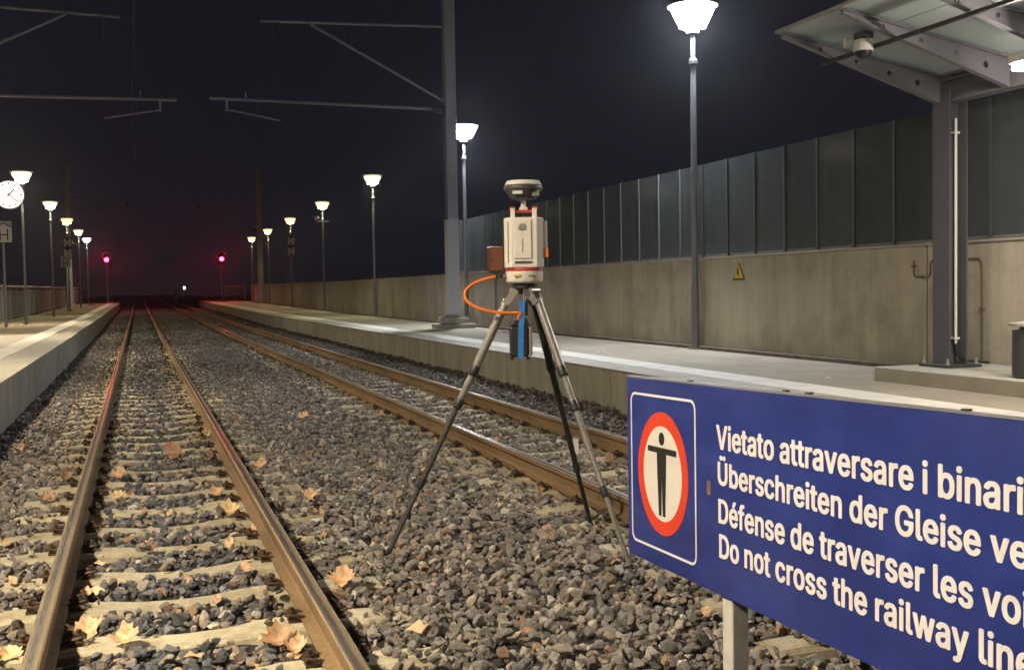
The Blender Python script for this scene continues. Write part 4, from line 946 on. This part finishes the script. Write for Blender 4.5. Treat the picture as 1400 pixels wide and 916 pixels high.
GLYPHS = {
    'D': (518,[[48,-15,65,-17,215,-17,245,-12,285,-11,337,5,370,21,395,38,437,80,459,115,473,150,483,195,483,220,488,240,488,270,483,290,483,315,478,340,456,400,437,430,410,458,390,476,345,502,320,511,275,522,60,522,45,519,35,511,32,495,32,5,34,-5],[155,73,150,76,148,85,148,425,150,434,160,438,215,438,255,432,285,423,311,410,325,397,341,380,354,355,366,320,372,290,372,220,366,190,350,147,335,124,317,105,300,93,275,82,230,72]]),
    'G': (536,[[233,-20,295,-22,350,-11,370,-4,400,11,422,25,433,35,457,60,475,84,491,120,503,165,503,250,501,260,497,265,487,270,475,272,290,272,270,269,259,260,257,250,257,200,263,190,273,185,285,183,380,182,384,180,387,175,381,150,366,120,357,110,331,85,308,75,280,68,265,68,225,77,199,90,168,120,149,150,133,205,133,220,128,235,128,275,139,330,146,350,164,385,188,410,215,428,245,437,270,439,290,437,320,427,337,415,357,395,384,345,390,339,400,334,480,334,495,344,498,355,491,385,471,425,457,445,428,475,400,494,365,512,315,527,295,527,275,532,255,532,240,528,210,526,170,514,130,494,103,475,83,455,65,431,44,400,29,360,17,315,17,275,12,255,17,235,17,195,22,170,34,135,44,110,64,75,108,30,135,11,165,-4,205,-16]]),
    'H': (533,[[48,-15,65,-17,125,-17,140,-11,146,-5,148,5,148,210,150,215,165,218,350,218,364,215,367,205,367,5,369,-5,380,-14,400,-17,460,-17,470,-14,480,-6,483,10,483,495,483,505,477,515,460,522,395,522,380,519,369,510,367,500,367,310,364,305,350,302,165,302,150,305,148,315,148,500,146,510,135,519,115,522,55,522,45,519,35,511,32,495,32,5,34,-5]]),
    'V': (496,[[193,-15,210,-17,280,-17,295,-11,301,-5,316,30,486,500,486,510,482,515,465,522,390,522,375,516,369,510,256,185,245,155,240,151,235,159,116,495,107,510,92,520,70,522,15,522,0,516,-6,510,-7,500,4,465,41,370,174,5,180,-6]]),
    'a': (405,[[113,-20,130,-22,195,-22,222,-15,250,-4,265,-14,275,-17,335,-17,350,-14,360,-6,363,10,363,270,351,315,341,335,333,345,300,374,275,386,240,396,155,397,125,391,105,384,80,371,63,360,42,340,24,315,17,300,19,285,30,276,90,259,110,259,122,265,138,290,149,300,170,310,195,315,220,310,235,301,246,280,250,260,246,250,235,243,145,232,115,226,80,214,38,190,28,180,14,160,7,140,3,105,7,90,7,75,19,45,33,25,50,9,75,-7],[145,65,128,75,119,90,119,115,130,134,150,146,175,152,230,158,248,160,252,150,246,115,232,90,216,75,195,65,180,62]]),
    'b': (440,[[188,-20,205,-22,270,-21,305,-9,325,1,362,30,396,80,408,115,413,145,413,235,406,265,391,305,362,345,347,360,330,371,295,389,260,397,190,397,145,381,140,382,139,385,138,405,138,500,136,510,132,515,122,520,110,522,50,522,33,515,27,505,27,0,33,-10,50,-17,115,-17,125,-14,140,-3],[205,64,189,70,177,80,160,99,151,115,138,165,138,210,149,255,168,290,179,300,200,311,235,312,267,295,276,285,289,260,296,240,302,210,302,165,291,125,272,90,260,78,240,66,225,62]]),
    'c': (412,[[163,-20,180,-22,245,-22,295,-7,332,15,358,40,366,50,384,85,387,100,380,111,360,121,310,132,295,131,283,125,276,115,270,99,254,80,240,70,220,63,195,63,175,70,156,85,144,100,134,120,123,160,123,215,136,260,158,295,174,305,195,312,220,313,230,310,255,296,271,275,280,259,293,250,320,248,365,261,382,270,386,275,386,285,365,326,327,365,290,384,250,397,170,397,130,387,100,371,77,355,48,325,29,290,19,265,12,240,12,215,7,195,7,170,12,155,12,135,24,95,50,49,83,15,120,-7]]),
    'd': (440,[[153,-20,170,-22,230,-22,285,-2,295,-11,310,-17,370,-17,390,-11,398,0,398,505,392,515,375,522,310,522,295,516,289,510,287,485,287,390,285,380,280,380,255,391,230,397,155,397,115,384,83,365,48,330,24,285,17,265,7,210,7,170,12,150,12,130,19,105,29,80,58,35,78,15,115,-7],[190,64,174,70,156,85,144,100,136,115,123,160,123,215,134,260,155,292,170,304,185,311,220,312,251,295,270,268,276,255,282,230,282,215,287,200,287,180,276,125,257,90,245,78,230,69,210,63]]),
    'e': (420,[[168,-20,185,-22,250,-22,285,-14,324,5,352,25,360,34,376,55,384,70,388,80,388,90,380,101,357,110,330,117,300,117,283,110,267,85,250,72,225,63,200,63,175,70,148,90,129,125,125,145,126,150,145,153,380,154,392,160,398,170,398,205,393,230,393,250,381,290,357,330,320,366,300,379,270,391,245,397,230,397,170,397,140,391,88,365,48,325,27,290,12,240,12,225,7,210,7,175,12,155,12,135,24,95,50,49,83,15,125,-9],[130,240,129,250,134,265,144,280,163,300,175,308,195,313,220,312,241,305,255,291,276,255,277,245,275,240,260,237]]),
    'f': (270,[[73,-15,85,-17,145,-17,160,-11,166,-5,168,10,168,305,170,310,175,312,225,313,240,316,251,325,253,340,253,375,247,385,230,392,180,392,170,395,168,400,168,430,174,445,185,455,200,458,230,453,240,456,250,464,256,475,267,515,266,525,260,531,230,542,155,542,130,536,105,524,78,500,64,480,57,460,57,405,54,395,45,392,0,391,-10,386,-16,380,-18,370,-18,335,-16,325,-12,320,5,313,50,312,54,310,57,305,57,5,59,-5]]),
    'h': (426,[[43,-15,55,-17,115,-17,130,-11,136,-5,138,5,138,235,149,275,164,295,180,305,195,311,220,312,246,300,261,280,266,265,267,245,272,230,272,0,278,-10,288,-15,300,-17,360,-17,375,-11,381,-5,383,5,383,220,383,265,376,300,366,325,356,340,330,367,305,384,260,397,190,397,145,381,140,382,138,390,138,500,135,511,125,519,110,522,55,522,35,516,29,510,27,500,27,10,29,-5]]),
    'i': (183,[[43,-15,55,-17,115,-17,132,-10,138,0,138,370,135,381,122,390,110,392,50,392,33,385,27,375,27,5,29,-5],[58,430,90,428,110,431,127,440,146,460,152,485,144,510,135,521,110,534,95,537,60,536,38,525,24,510,17,495,19,465,32,445]]),
    'l': (205,[[103,-15,120,-17,175,-16,200,-6,206,0,207,5,195,56,180,66,146,70,138,90,138,500,136,510,130,516,110,522,50,522,33,515,29,510,27,500,27,60,34,40,48,15,75,-4]]),
    'n': (426,[[43,-15,55,-17,115,-17,130,-11,136,-5,138,5,138,235,149,275,159,290,179,305,195,311,220,312,246,300,261,280,266,265,272,225,272,5,275,-6,285,-14,300,-17,360,-17,377,-10,381,-5,383,5,383,95,383,260,378,280,378,295,366,325,356,340,330,367,305,384,260,397,190,397,140,379,125,389,115,392,55,392,43,390,33,385,29,380,27,365,27,5,29,-5]]),
    'o': (431,[[163,-20,180,-22,245,-22,285,-11,315,4,335,18,366,50,386,85,396,110,403,135,403,165,408,185,403,210,403,240,396,265,376,310,362,330,332,360,285,387,255,396,165,397,135,389,100,371,80,357,44,320,24,280,12,240,12,215,7,190,12,135,24,95,39,65,53,45,85,14,120,-7],[190,64,174,70,156,85,144,100,136,115,123,160,123,215,136,260,158,295,174,305,195,312,225,311,241,305,259,290,271,275,279,260,292,215,292,160,281,120,271,100,262,90,240,70,215,63]]),
    'r': (275,[[43,-15,55,-17,115,-17,130,-11,136,-5,138,5,139,250,146,270,159,290,175,302,200,308,250,309,260,314,266,320,268,330,268,380,262,390,245,397,180,397,140,383,115,392,55,392,40,389,29,380,27,365,27,5,29,-5]]),
    's': (381,[[133,-20,150,-22,225,-22,275,-7,312,15,330,32,339,45,353,75,358,105,353,135,346,155,325,182,300,201,282,210,159,245,143,255,134,270,134,280,145,301,160,311,185,318,200,316,220,307,231,295,243,275,260,264,290,264,332,275,345,284,348,295,344,310,325,341,308,360,275,382,230,397,150,397,110,387,70,366,45,343,30,317,22,295,22,250,29,230,38,215,65,188,110,164,215,136,232,125,241,110,241,95,230,78,220,70,195,62,165,63,144,70,134,80,117,110,100,121,85,122,35,111,18,100,12,90,14,75,24,50,40,27,53,15,76,0,100,-11]]),
    't': (243,[[123,-15,140,-17,210,-17,227,-10,235,-1,237,5,231,40,226,55,222,60,205,67,165,68,159,70,153,80,153,305,156,310,160,312,205,313,222,320,228,330,228,365,226,380,215,389,200,392,165,392,156,395,153,405,153,465,151,475,147,480,130,487,65,487,45,481,37,470,37,405,35,396,30,393,-5,389,-16,380,-18,370,-18,335,-15,324,0,314,30,312,34,310,37,305,37,95,42,75,42,60,47,45,60,24,73,10,96,-5]]),
    'v': (405,[[153,-15,170,-17,230,-17,245,-11,251,-5,393,365,390,381,380,389,370,392,305,392,293,390,283,385,274,370,207,185,200,164,195,156,190,160,113,375,107,385,97,390,85,392,20,392,5,389,-6,380,-6,370,4,340,129,15,139,-5]]),
    'w': (583,[[128,-15,140,-17,200,-17,210,-14,222,-5,228,5,274,175,280,188,285,190,291,180,339,5,345,-6,355,-14,370,-17,430,-17,447,-10,458,5,566,360,568,375,562,385,545,392,480,392,468,390,458,385,454,380,449,365,412,230,400,195,395,195,384,225,351,350,341,380,337,385,327,390,315,392,250,392,235,386,224,375,186,235,176,200,170,191,165,195,116,370,110,381,100,389,85,392,20,392,3,385,-2,375,2,355,71,135,104,20,114,-5]]),
    'y': (405,[[78,-160,95,-162,130,-157,155,-149,180,-132,211,-100,226,-70,246,-20,269,45,391,360,393,370,391,380,385,386,375,391,305,392,293,390,283,385,274,370,197,160,195,156,190,160,113,375,107,385,97,390,85,392,20,392,5,389,-6,380,-6,370,4,340,135,0,121,-45,105,-67,95,-72,50,-74,40,-79,34,-85,23,-130,24,-140,30,-147,40,-154]]),
    'Ü': (533,[[203,-20,220,-22,305,-22,370,-2,407,20,445,57,461,80,471,105,483,160,483,505,477,515,460,522,395,522,383,520,373,515,369,510,367,500,367,165,361,140,346,110,325,88,305,77,270,67,245,67,220,73,204,80,183,95,164,120,154,145,148,175,148,505,142,515,125,522,60,522,48,520,38,515,34,510,32,500,32,175,37,155,37,135,44,110,60,74,78,50,108,20,140,1,170,-11],[163,560,180,558,210,559,232,570,246,585,254,610,251,625,235,652,225,659,210,664,180,667,160,664,140,652,126,635,122,620,124,595,137,575],[308,560,340,558,355,561,372,570,391,590,397,610,391,635,372,655,352,665,320,667,305,664,288,655,269,635,262,610,269,590,288,570]]),
    'é': (420,[[168,-20,185,-22,250,-22,285,-14,324,5,352,25,360,34,376,55,384,70,388,80,388,90,380,101,357,110,330,117,300,117,283,110,267,85,250,72,225,63,200,63,175,70,148,90,129,125,125,145,126,150,145,153,380,154,392,160,398,170,398,205,393,230,393,250,381,290,357,330,320,366,300,379,270,391,245,397,225,397,170,397,140,391,88,365,48,325,27,290,12,240,12,225,7,210,7,175,12,155,12,135,24,95,50,49,83,15,125,-9],[130,240,129,250,134,265,144,280,163,300,175,308,195,313,220,312,241,305,255,291,276,255,277,245,275,240,260,237],[168,415,180,413,230,413,240,416,250,423,316,520,316,530,312,535,302,540,290,542,225,542,213,540,203,535,196,525,154,440,154,425]]),
}
def inside(p, q):
    r_ = False; n = len(q)
    for i in range(n):
        (x1, y1), (x2, y2) = q[i], q[(i + 1) % n]
        if (y1 > p[1]) != (y2 > p[1]) and p[0] < (x2 - x1) * (p[1] - y1) / (y2 - y1) + x1: r_ = not r_
    return r_
def glyph(ch):
    polys = [list(zip(P[::2], P[1::2])) for P in GLYPHS[ch][1]]
    area = lambda q: sum(q[i][0] * q[(i + 1) % len(q)][1] - q[(i + 1) % len(q)][0] * q[i][1] for i in range(len(q)))
    A = [area(q) for q in polys]; sg_ = 1 if A[max(range(len(A)), key=lambda i: abs(A[i]))] > 0 else -1
    outs = [q for q, a in zip(polys, A) if a * sg_ > 0]; ins = [q for q, a in zip(polys, A) if a * sg_ <= 0]
    allco, faces = [], []
    for k, oq in enumerate(outs):
        cu = bpy.data.curves.new('letter', 'CURVE'); cu.dimensions = '2D'; cu.fill_mode = 'BOTH'; cu.extrude = .5
        for q in [oq] + [h for h in ins if inside(h[0], oq)]:
            spn = cu.splines.new('POLY'); spn.points.add(len(q) - 1); spn.use_cyclic_u = True
            for i, (a, b) in enumerate(q): spn.points[i].co = (a / 1000, b / 1000, 0, 1)
        o = bpy.data.objects.new('t', cu); C.objects.link(o); dg = bpy.context.evaluated_depsgraph_get()
        me = bpy.data.meshes.new_from_object(o.evaluated_get(dg)); bpy.data.objects.remove(o); bpy.data.curves.remove(cu)
        co = np.empty(len(me.vertices) * 3); me.vertices.foreach_get('co', co); co = co.reshape(-1, 3); co[:, 2] += k * .12
        base = len(allco); allco += co.tolist(); faces += [tuple(v + base for v in p.vertices) for p in me.polygons]
    me = bpy.data.meshes.new('letter'); me.from_pydata(allco, [], faces); return me, np.array(allco)
GC = {c: glyph(c) for c in GLYPHS}
CAP = GC['H'][1][:, 1].max() - GC['H'][1][:, 1].min()
def text_line(txt, prefix, s0, s1, base, cap, name):
    tl = bpy.data.objects.new(name, None); C.objects.link(tl); tl.parent = sg; tl.location = Vector(sp3(s0, base, 0)) - wloc(sg); tl.empty_display_size = .05
    pos = []; x = 0
    for ch in txt:
        pos.append(x); x += (SPACE if ch == ' ' else GLYPHS[ch][0]) / 1000
    ex0 = pos[0] + GC[txt[0]][1][:, 0].min(); k = len(prefix) - 1; ex1 = pos[k] + GC[txt[k]][1][:, 0].max()
    kx = (s1 - s0) / (ex1 - ex0); ky = cap / CAP; P = wloc(tl)
    for ch, px in zip(txt, pos):
        if ch == ' ': continue
        me0, co = GC[ch]; me = me0.copy(); me.name = 'letter'
        out = [Vector(sp3(s0 + (px + a - ex0) * kx, base + (b - GC['H'][1][:, 1].min()) * ky, .0006 + (z + .5) * .001)) - P for a, b, z in co]
        me.vertices.foreach_set('co', np.array(out).ravel()); me.materials.clear(); me.materials.append(M['letter'])
        bm = bmesh.new(); bm.from_mesh(me); bmesh.ops.recalc_face_normals(bm, faces=bm.faces); bm.to_mesh(me); bm.free()
        o = bpy.data.objects.new('letter', me); C.objects.link(o); o.parent = tl
#           full text                              measured part                s start        s end      baseline above lower edge
text_line('Vietato attraversare i binari', 'Vietato attraversare i binari', YL - 2.712, YL - 1.590, .405, .067, 'text_line')
text_line('Überschreiten der Gleise verboten', 'Überschreiten der Gleise', YL - 2.706, YL - 1.697, .307, .064, 'text_line')
text_line('Défense de traverser les voies', 'Défense de traverser les', YL - 2.704, YL - 1.717, .201, .067, 'text_line')
text_line('Do not cross the railway lines', 'Do not cross the railway', YL - 2.701, YL - 1.729, .105, .066, 'text_line')
spanel(.535, .555, .27, .31, .0002, .0012, 'rust_spot', 'rust')
for s_ in (.62, 1.75):
    y0 = YL - s_
    MB().box(Xs + .012, Xs + .062, y0 - .028, y0 + .028, -.35, .95).build('sign_post', 'signpost', sg, bevel=.004)
for t_ in (.14, .45): 
    P = [sp3(s, t_ + k, -.0045 - .007 * j) for j in (0, 1) for k in (-.02, .02) for s in (.1, 2.1)]
    mb = MB(); mb.add(P, [(0, 2, 3, 1), (4, 5, 7, 6), (0, 1, 5, 4), (2, 6, 7, 3), (0, 4, 6, 2), (1, 3, 7, 5)]); mb.build('mounting_rail', 'alu', sg)

# ------------------------------------------------------------------ fallen leaves
def leaf_mesh(seed, kind):
    r = random.Random(seed); bm = bmesh.new()
    # half outline of a plane/maple leaf, mirrored
    if kind == 0: half = [(0, -.42), (.16, -.44), (.42, -.52), (.40, -.34), (.60, -.26), (.82, -.08), (.68, .04), (.80, .28), (.60, .30), (.47, .33), (.52, .60), (.34, .60), (.20, .74), (0, .95)]
    else: half = [(0, -.5), (.25, -.42), (.42, -.15), (.46, .15), (.36, .45), (.18, .72), (0, .9)]
    pts = [(x * r.uniform(.9, 1.1), y * r.uniform(.92, 1.08)) for x, y in half]; pts[0] = (0, half[0][1]); pts[-1] = (0, half[-1][1])
    full = pts + [(-x * r.uniform(.85, 1.1), y * r.uniform(.92, 1.06)) for x, y in reversed(pts[1:-1])]
    curl = r.uniform(.3, 1.2); tw = r.uniform(-.6, .6); ph = r.uniform(0, 6); fo = r.uniform(.1, .55); ph2 = r.uniform(0, 6)
    def Z(x, y):
        d = math.hypot(x, y); return curl * d * d * .55 + .22 * math.sin(3 * math.atan2(y, x) + ph) * d * d + .10 * math.sin(7 * x + 5 * y + ph2) * d + fo * abs(x) + tw * x * y * .8
    rings = [[(x * k, y * k) for x, y in full] for k in (1, .66, .33)]
    vs = [[bm.verts.new((x, y, Z(x, y) + (r.uniform(-.03, .03)))) for x, y in rg] for rg in rings]; c = bm.verts.new((0, 0, 0)); n = len(full)
    for a, b in ((0, 1), (1, 2)):
        for i in range(n): bm.faces.new((vs[a][i], vs[a][(i + 1) % n], vs[b][(i + 1) % n], vs[b][i]))
    for i in range(n): bm.faces.new((vs[2][i], vs[2][(i + 1) % n], c))
    # stalk
    st_ = [bm.verts.new(q) for q in ((-.015, -.42, .05), (.015, -.42, .05), (.03, -.85, .12), (.0, -.85, .12))]; bm.faces.new(st_)
    bmesh.ops.triangulate(bm, faces=bm.faces); me = bpy.data.meshes.new('fallen_leaf'); bm.to_mesh(me); bm.free(); me.materials.append(M['leaf']); me.shade_smooth(); return me
LM = [leaf_mesh(i, 0 if i < 6 else 1) for i in range(12)]
leaves = [  # x, y, size (half width), shape, tilt, label
 (.23, 9.85, .135, 0, .9, 'large tan maple leaf standing up between the left track rails'),
 (.585, 11.21, .10, 1, .8, 'brown leaf leaning on the inner side of the right rail of the left track'),
 (-.57, 9.13, .11, 2, .25, 'pale orange leaf just outside the left rail, higher of the pair there'),
 (-.62, 8.24, .10, 3, .1, 'flat golden leaf on a sleeper end just outside the left rail'),
 (-.18, 8.14, .09, 4, .3, 'curled orange leaf just inside the left rail, in the middle of its row'),
 (-.17, 8.96, .09, 5, .5, 'yellowish leaf in the shade inside the left rail, farthest of its row'),
 (-.09, 6.73, .085, 6, .15, 'flat peach coloured leaf on a sleeper inside the left rail'),
 (.0, 7.54, .05, 7, .6, 'small pointed yellow leaf standing on the ballast in the left track'),
 (.15, 7.43, .055, 8, .3, 'small orange leaf beside the pointed yellow one'),
 (.50, 7.24, .10, 1, .5, 'brown crumpled leaf near the right rail of the left track'),
 (.44, 6.29, .06, 7, 1.0, 'pale folded leaf standing upright near the right rail'),
 (.02, 6.44, .075, 0, .1, 'small ragged orange leaf at the front edge of a sleeper'),
 (-.24, 4.92, .105, 2, .4, 'large pinkish tan leaf in the rail shade at the bottom left'),
 (-.09, 4.74, .085, 3, .5, 'golden orange pointed leaf next to the large pinkish one'),
 (-.52, 4.74, .07, 4, .4, 'orange leaf at the bottom left corner outside the rail'),
 (.50, 4.50, .095, 5, .5, 'crumpled dry leaf clump near the bottom, left of the right rail'),
 (.56, 4.44, .07, 1, .7, 'shrivelled leaf on top of the crumpled clump near the bottom'),
 (.90, 5.30, .095, 0, .75, 'big bright orange leaf outside the right rail of the left track'),
 (1.06, 7.56, .085, 2, .5, 'orange leaf on a sleeper end right of the left track'),
 (.89, 9.05, .09, 3, .6, 'brownish orange leaf against the outer side of the right rail'),
 (1.70, 12.40, .09, 4, .5, 'golden leaf alone on the dark ballast between the tracks'),
 (1.00, 12.53, .09, 5, .3, 'yellow leaf beside the left track, far part'),
 (2.53, 12.30, .07, 1, .6, 'small orange leaf by the near rail of the right track, far part'),
 (2.57, 9.9, .06, 7, .8, 'bright small leaf upright against the near rail of the right track'),
 (1.59, 7.30, .06, 8, .3, 'small golden leaf left of the tripod foot'),
 (2.26, 4.20, .055, 6, .3, 'small peach leaf on the stones under the blue sign'),
 (3.53, 8.17, .10, 3, .2, 'pale tan leaf in the right track behind the tripod leg'),
 (2.62, 7.22, .05, 7, .5, 'small yellow leaf lying at the foot of the right track rail near the tripod'),
 (3.10, 9.73, .06, 8, .4, 'orange leaf between the rails of the right track'),
 (.10, 4.25, .05, 6, .2, 'small tan leaf scrap at the bottom edge in the left track'),
 (-1.05, 11.03, .09, 2, .3, 'golden leaf near the left platform face'),
 (-1.2, 14.1, .06, 4, .3, 'small tan leaf farther along the left platform face'),
 (.47, 7.95, .07, 5, .7, 'reddish brown leaf against the inner side of the right rail, middle distance'),
 (.12, 5.06, .05, 7, .3, 'thin curled leaf on a sleeper at the bottom of the left track'),
 (-.28, 5.62, .06, 9, .5, 'brown curled leaf in the rail shade, second row from the bottom left'),
 (.30, 5.15, .05, 10, .2, 'small dark leaf on the ballast in the lower middle of the left track'),
 (.38, 8.65, .055, 11, .4, 'small tan leaf on a sleeper in the middle of the left track'),
 (-.05, 10.6, .06, 9, .3, 'little brown leaf behind the large standing maple leaf'),
 (.55, 9.9, .07, 10, .6, 'dark brown leaf caught against the right rail beside the large maple leaf'),
 (-.75, 6.9, .055, 11, .3, 'small golden leaf well outside the left rail'),
 (-.62, 5.9, .05, 9, .4, 'small brown leaf outside the left rail near the bottom left'),
 (.98, 6.4, .05, 6, .3, 'small tan leaf just outside the right rail above the big orange leaf'),
 (1.35, 9.6, .06, 11, .4, 'small yellow leaf on the stones right of the left track, middle distance'),
 (.60, 6.65, .07, 10, .6, 'dark curled leaf against the inner side of the right rail'),
 (.48, 5.75, .06, 9, .5, 'dry curled leaf between sleeper and right rail, lower part'),
 (2.05, 8.3, .055, 6, .3, 'small orange leaf behind the left tripod leg'),
 (-.15, 12.3, .06, 11, .3, 'small leaf far up the left track'),
 (.72, 14.2, .07, 3, .4, 'yellowish leaf by the right rail far up the left track'),
]
for (x, y, s_, k, tl, lab) in leaves:
    o = bpy.data.objects.new('fallen_leaf', LM[k]); C.objects.link(o); o.location = (x, y, hb(x, y) + .03 + .35 * s_ * tl); r = random.Random(int(x * 1000 + y * 77))
    face = math.atan2(-x, y) ; o.rotation_euler = (tl * .95, r.uniform(-.25, .25), face + r.uniform(-.5, .5)); o.scale = (s_ * .88, s_ * .88, s_ * .88)
    tag(o, lab, 'leaf', 'fallen leaves')
for (x, y, s_, k, lab) in ((6.15, 8.97, .05, 6, 'small brown leaf on the right platform, nearer one between tactile strip and shelter slab'), (6.42, 10.47, .055, 9, 'small brown leaf on the right platform near the wall foot'), (5.9, 13.83, .08, 10, 'pale flat leaf on the right platform behind the tripod')):
    o = bpy.data.objects.new('fallen_leaf', LM[k]); C.objects.link(o); o.location = (x, y, PZ + .008); o.scale = (s_, s_, s_ * .35); o.rotation_euler = (0, 0, x * 3); tag(o, lab, 'leaf', 'fallen leaves')
# scraps of leaf too small to count
nr = random.Random(21); lm = MB()
for i in range(420):
    x = nr.choice([nr.uniform(-.35, .62), nr.uniform(-1.25, -.45), nr.uniform(.75, 2.7), nr.uniform(2.8, 3.8), nr.gauss(.56, .06), nr.gauss(-.30, .05)]); y = 3.2 + nr.random() ** 1.5 * 14
    s_ = nr.uniform(.008, .03) if nr.random() > .12 else nr.uniform(.03, .045); z_ = hb(x, y) + nr.uniform(.012, .03); a = nr.uniform(0, 6.28); e = nr.uniform(.3, 1)
    E_ = Euler((nr.uniform(-.6, .6), nr.uniform(-.6, .6), a)).to_matrix()
    P = [E_ @ Vector(q) * s_ + Vector((x, y, z_)) for q in ((-1, -e, 0), (0, -e * .7, .25), (1, -e * .3, 0), (.8, e, .3), (0, e * .6, -.1), (-.9, e * .7, .25))]
    lm.add(P, [(0, 1, 4, 5), (1, 2, 3, 4)])
tag(lm.build('leaf_scraps', 'leaf'), 'tiny dry leaf scraps scattered over the ballast', 'leaf litter', kind='stuff')
# small odds: marker post and far light
t = thing('marker_post', (4.3, 139, -.1), 'pale low marker post in the dark beyond the tracks', 'marker post')
MB().box(4.1, 4.5, 138.9, 139.1, .2, 1.7).build('marker_board', 'signface', t); MB().cyl((4.3, 139.2, -.3), (4.3, 139.2, 1.6), .06, n=8).build('post', 'galv', t)
M['far_glow'] = emit('far_white_lamp', (1, .96, 1, 1), 5)
t = thing('distant_lamp', (11.4, 300, -.2), 'tiny white light far down the line between the red signals', 'street lamp')
MB().cyl((11.4, 300, -.3), (11.4, 300, 2.3), .08, n=8).build('pole', 'post', t); MB().box(11.18, 11.62, 299.8, 300.1, 2.3, 3.0).build('lamp_head', 'far_glow', t, bevel=.08)
t = thing('track_peg', (3.55, 8.9, -.15), 'small white peg beside the far rail of the right track', 'peg')
MB().box(3.53, 3.57, 8.88, 8.92, -.2, -.04).build('peg_body', 'white', t, bevel=.004); MB().box(3.528, 3.572, 8.878, 8.922, -.039, -.03).build('peg_cap', 'scangrey', t)

# ------------------------------------------------------------------ haze volume added in place of lens glare
HZ = .0005
hz = MB(); hz.box(-510, 510, -70, 710, -1.5, 14); o = hz.build('haze', 'ground'); o.data.materials.clear()
mh = bpy.data.materials.new('haze'); mh.use_nodes = True; nt = mh.node_tree; nt.nodes.clear()
pv = nt.nodes.new('ShaderNodeVolumePrincipled'); oo = nt.nodes.new('ShaderNodeOutputMaterial'); pv.inputs['Color'].default_value = (.9, .92, 1, 1); pv.inputs['Density'].default_value = HZ; pv.inputs['Anisotropy'].default_value = .9
nt.links.new(pv.outputs[0], oo.inputs['Volume']); o.data.materials.append(mh)
tag(o, 'thin added haze that stands in for lens glow around the lamps', 'haze', kind='stuff')
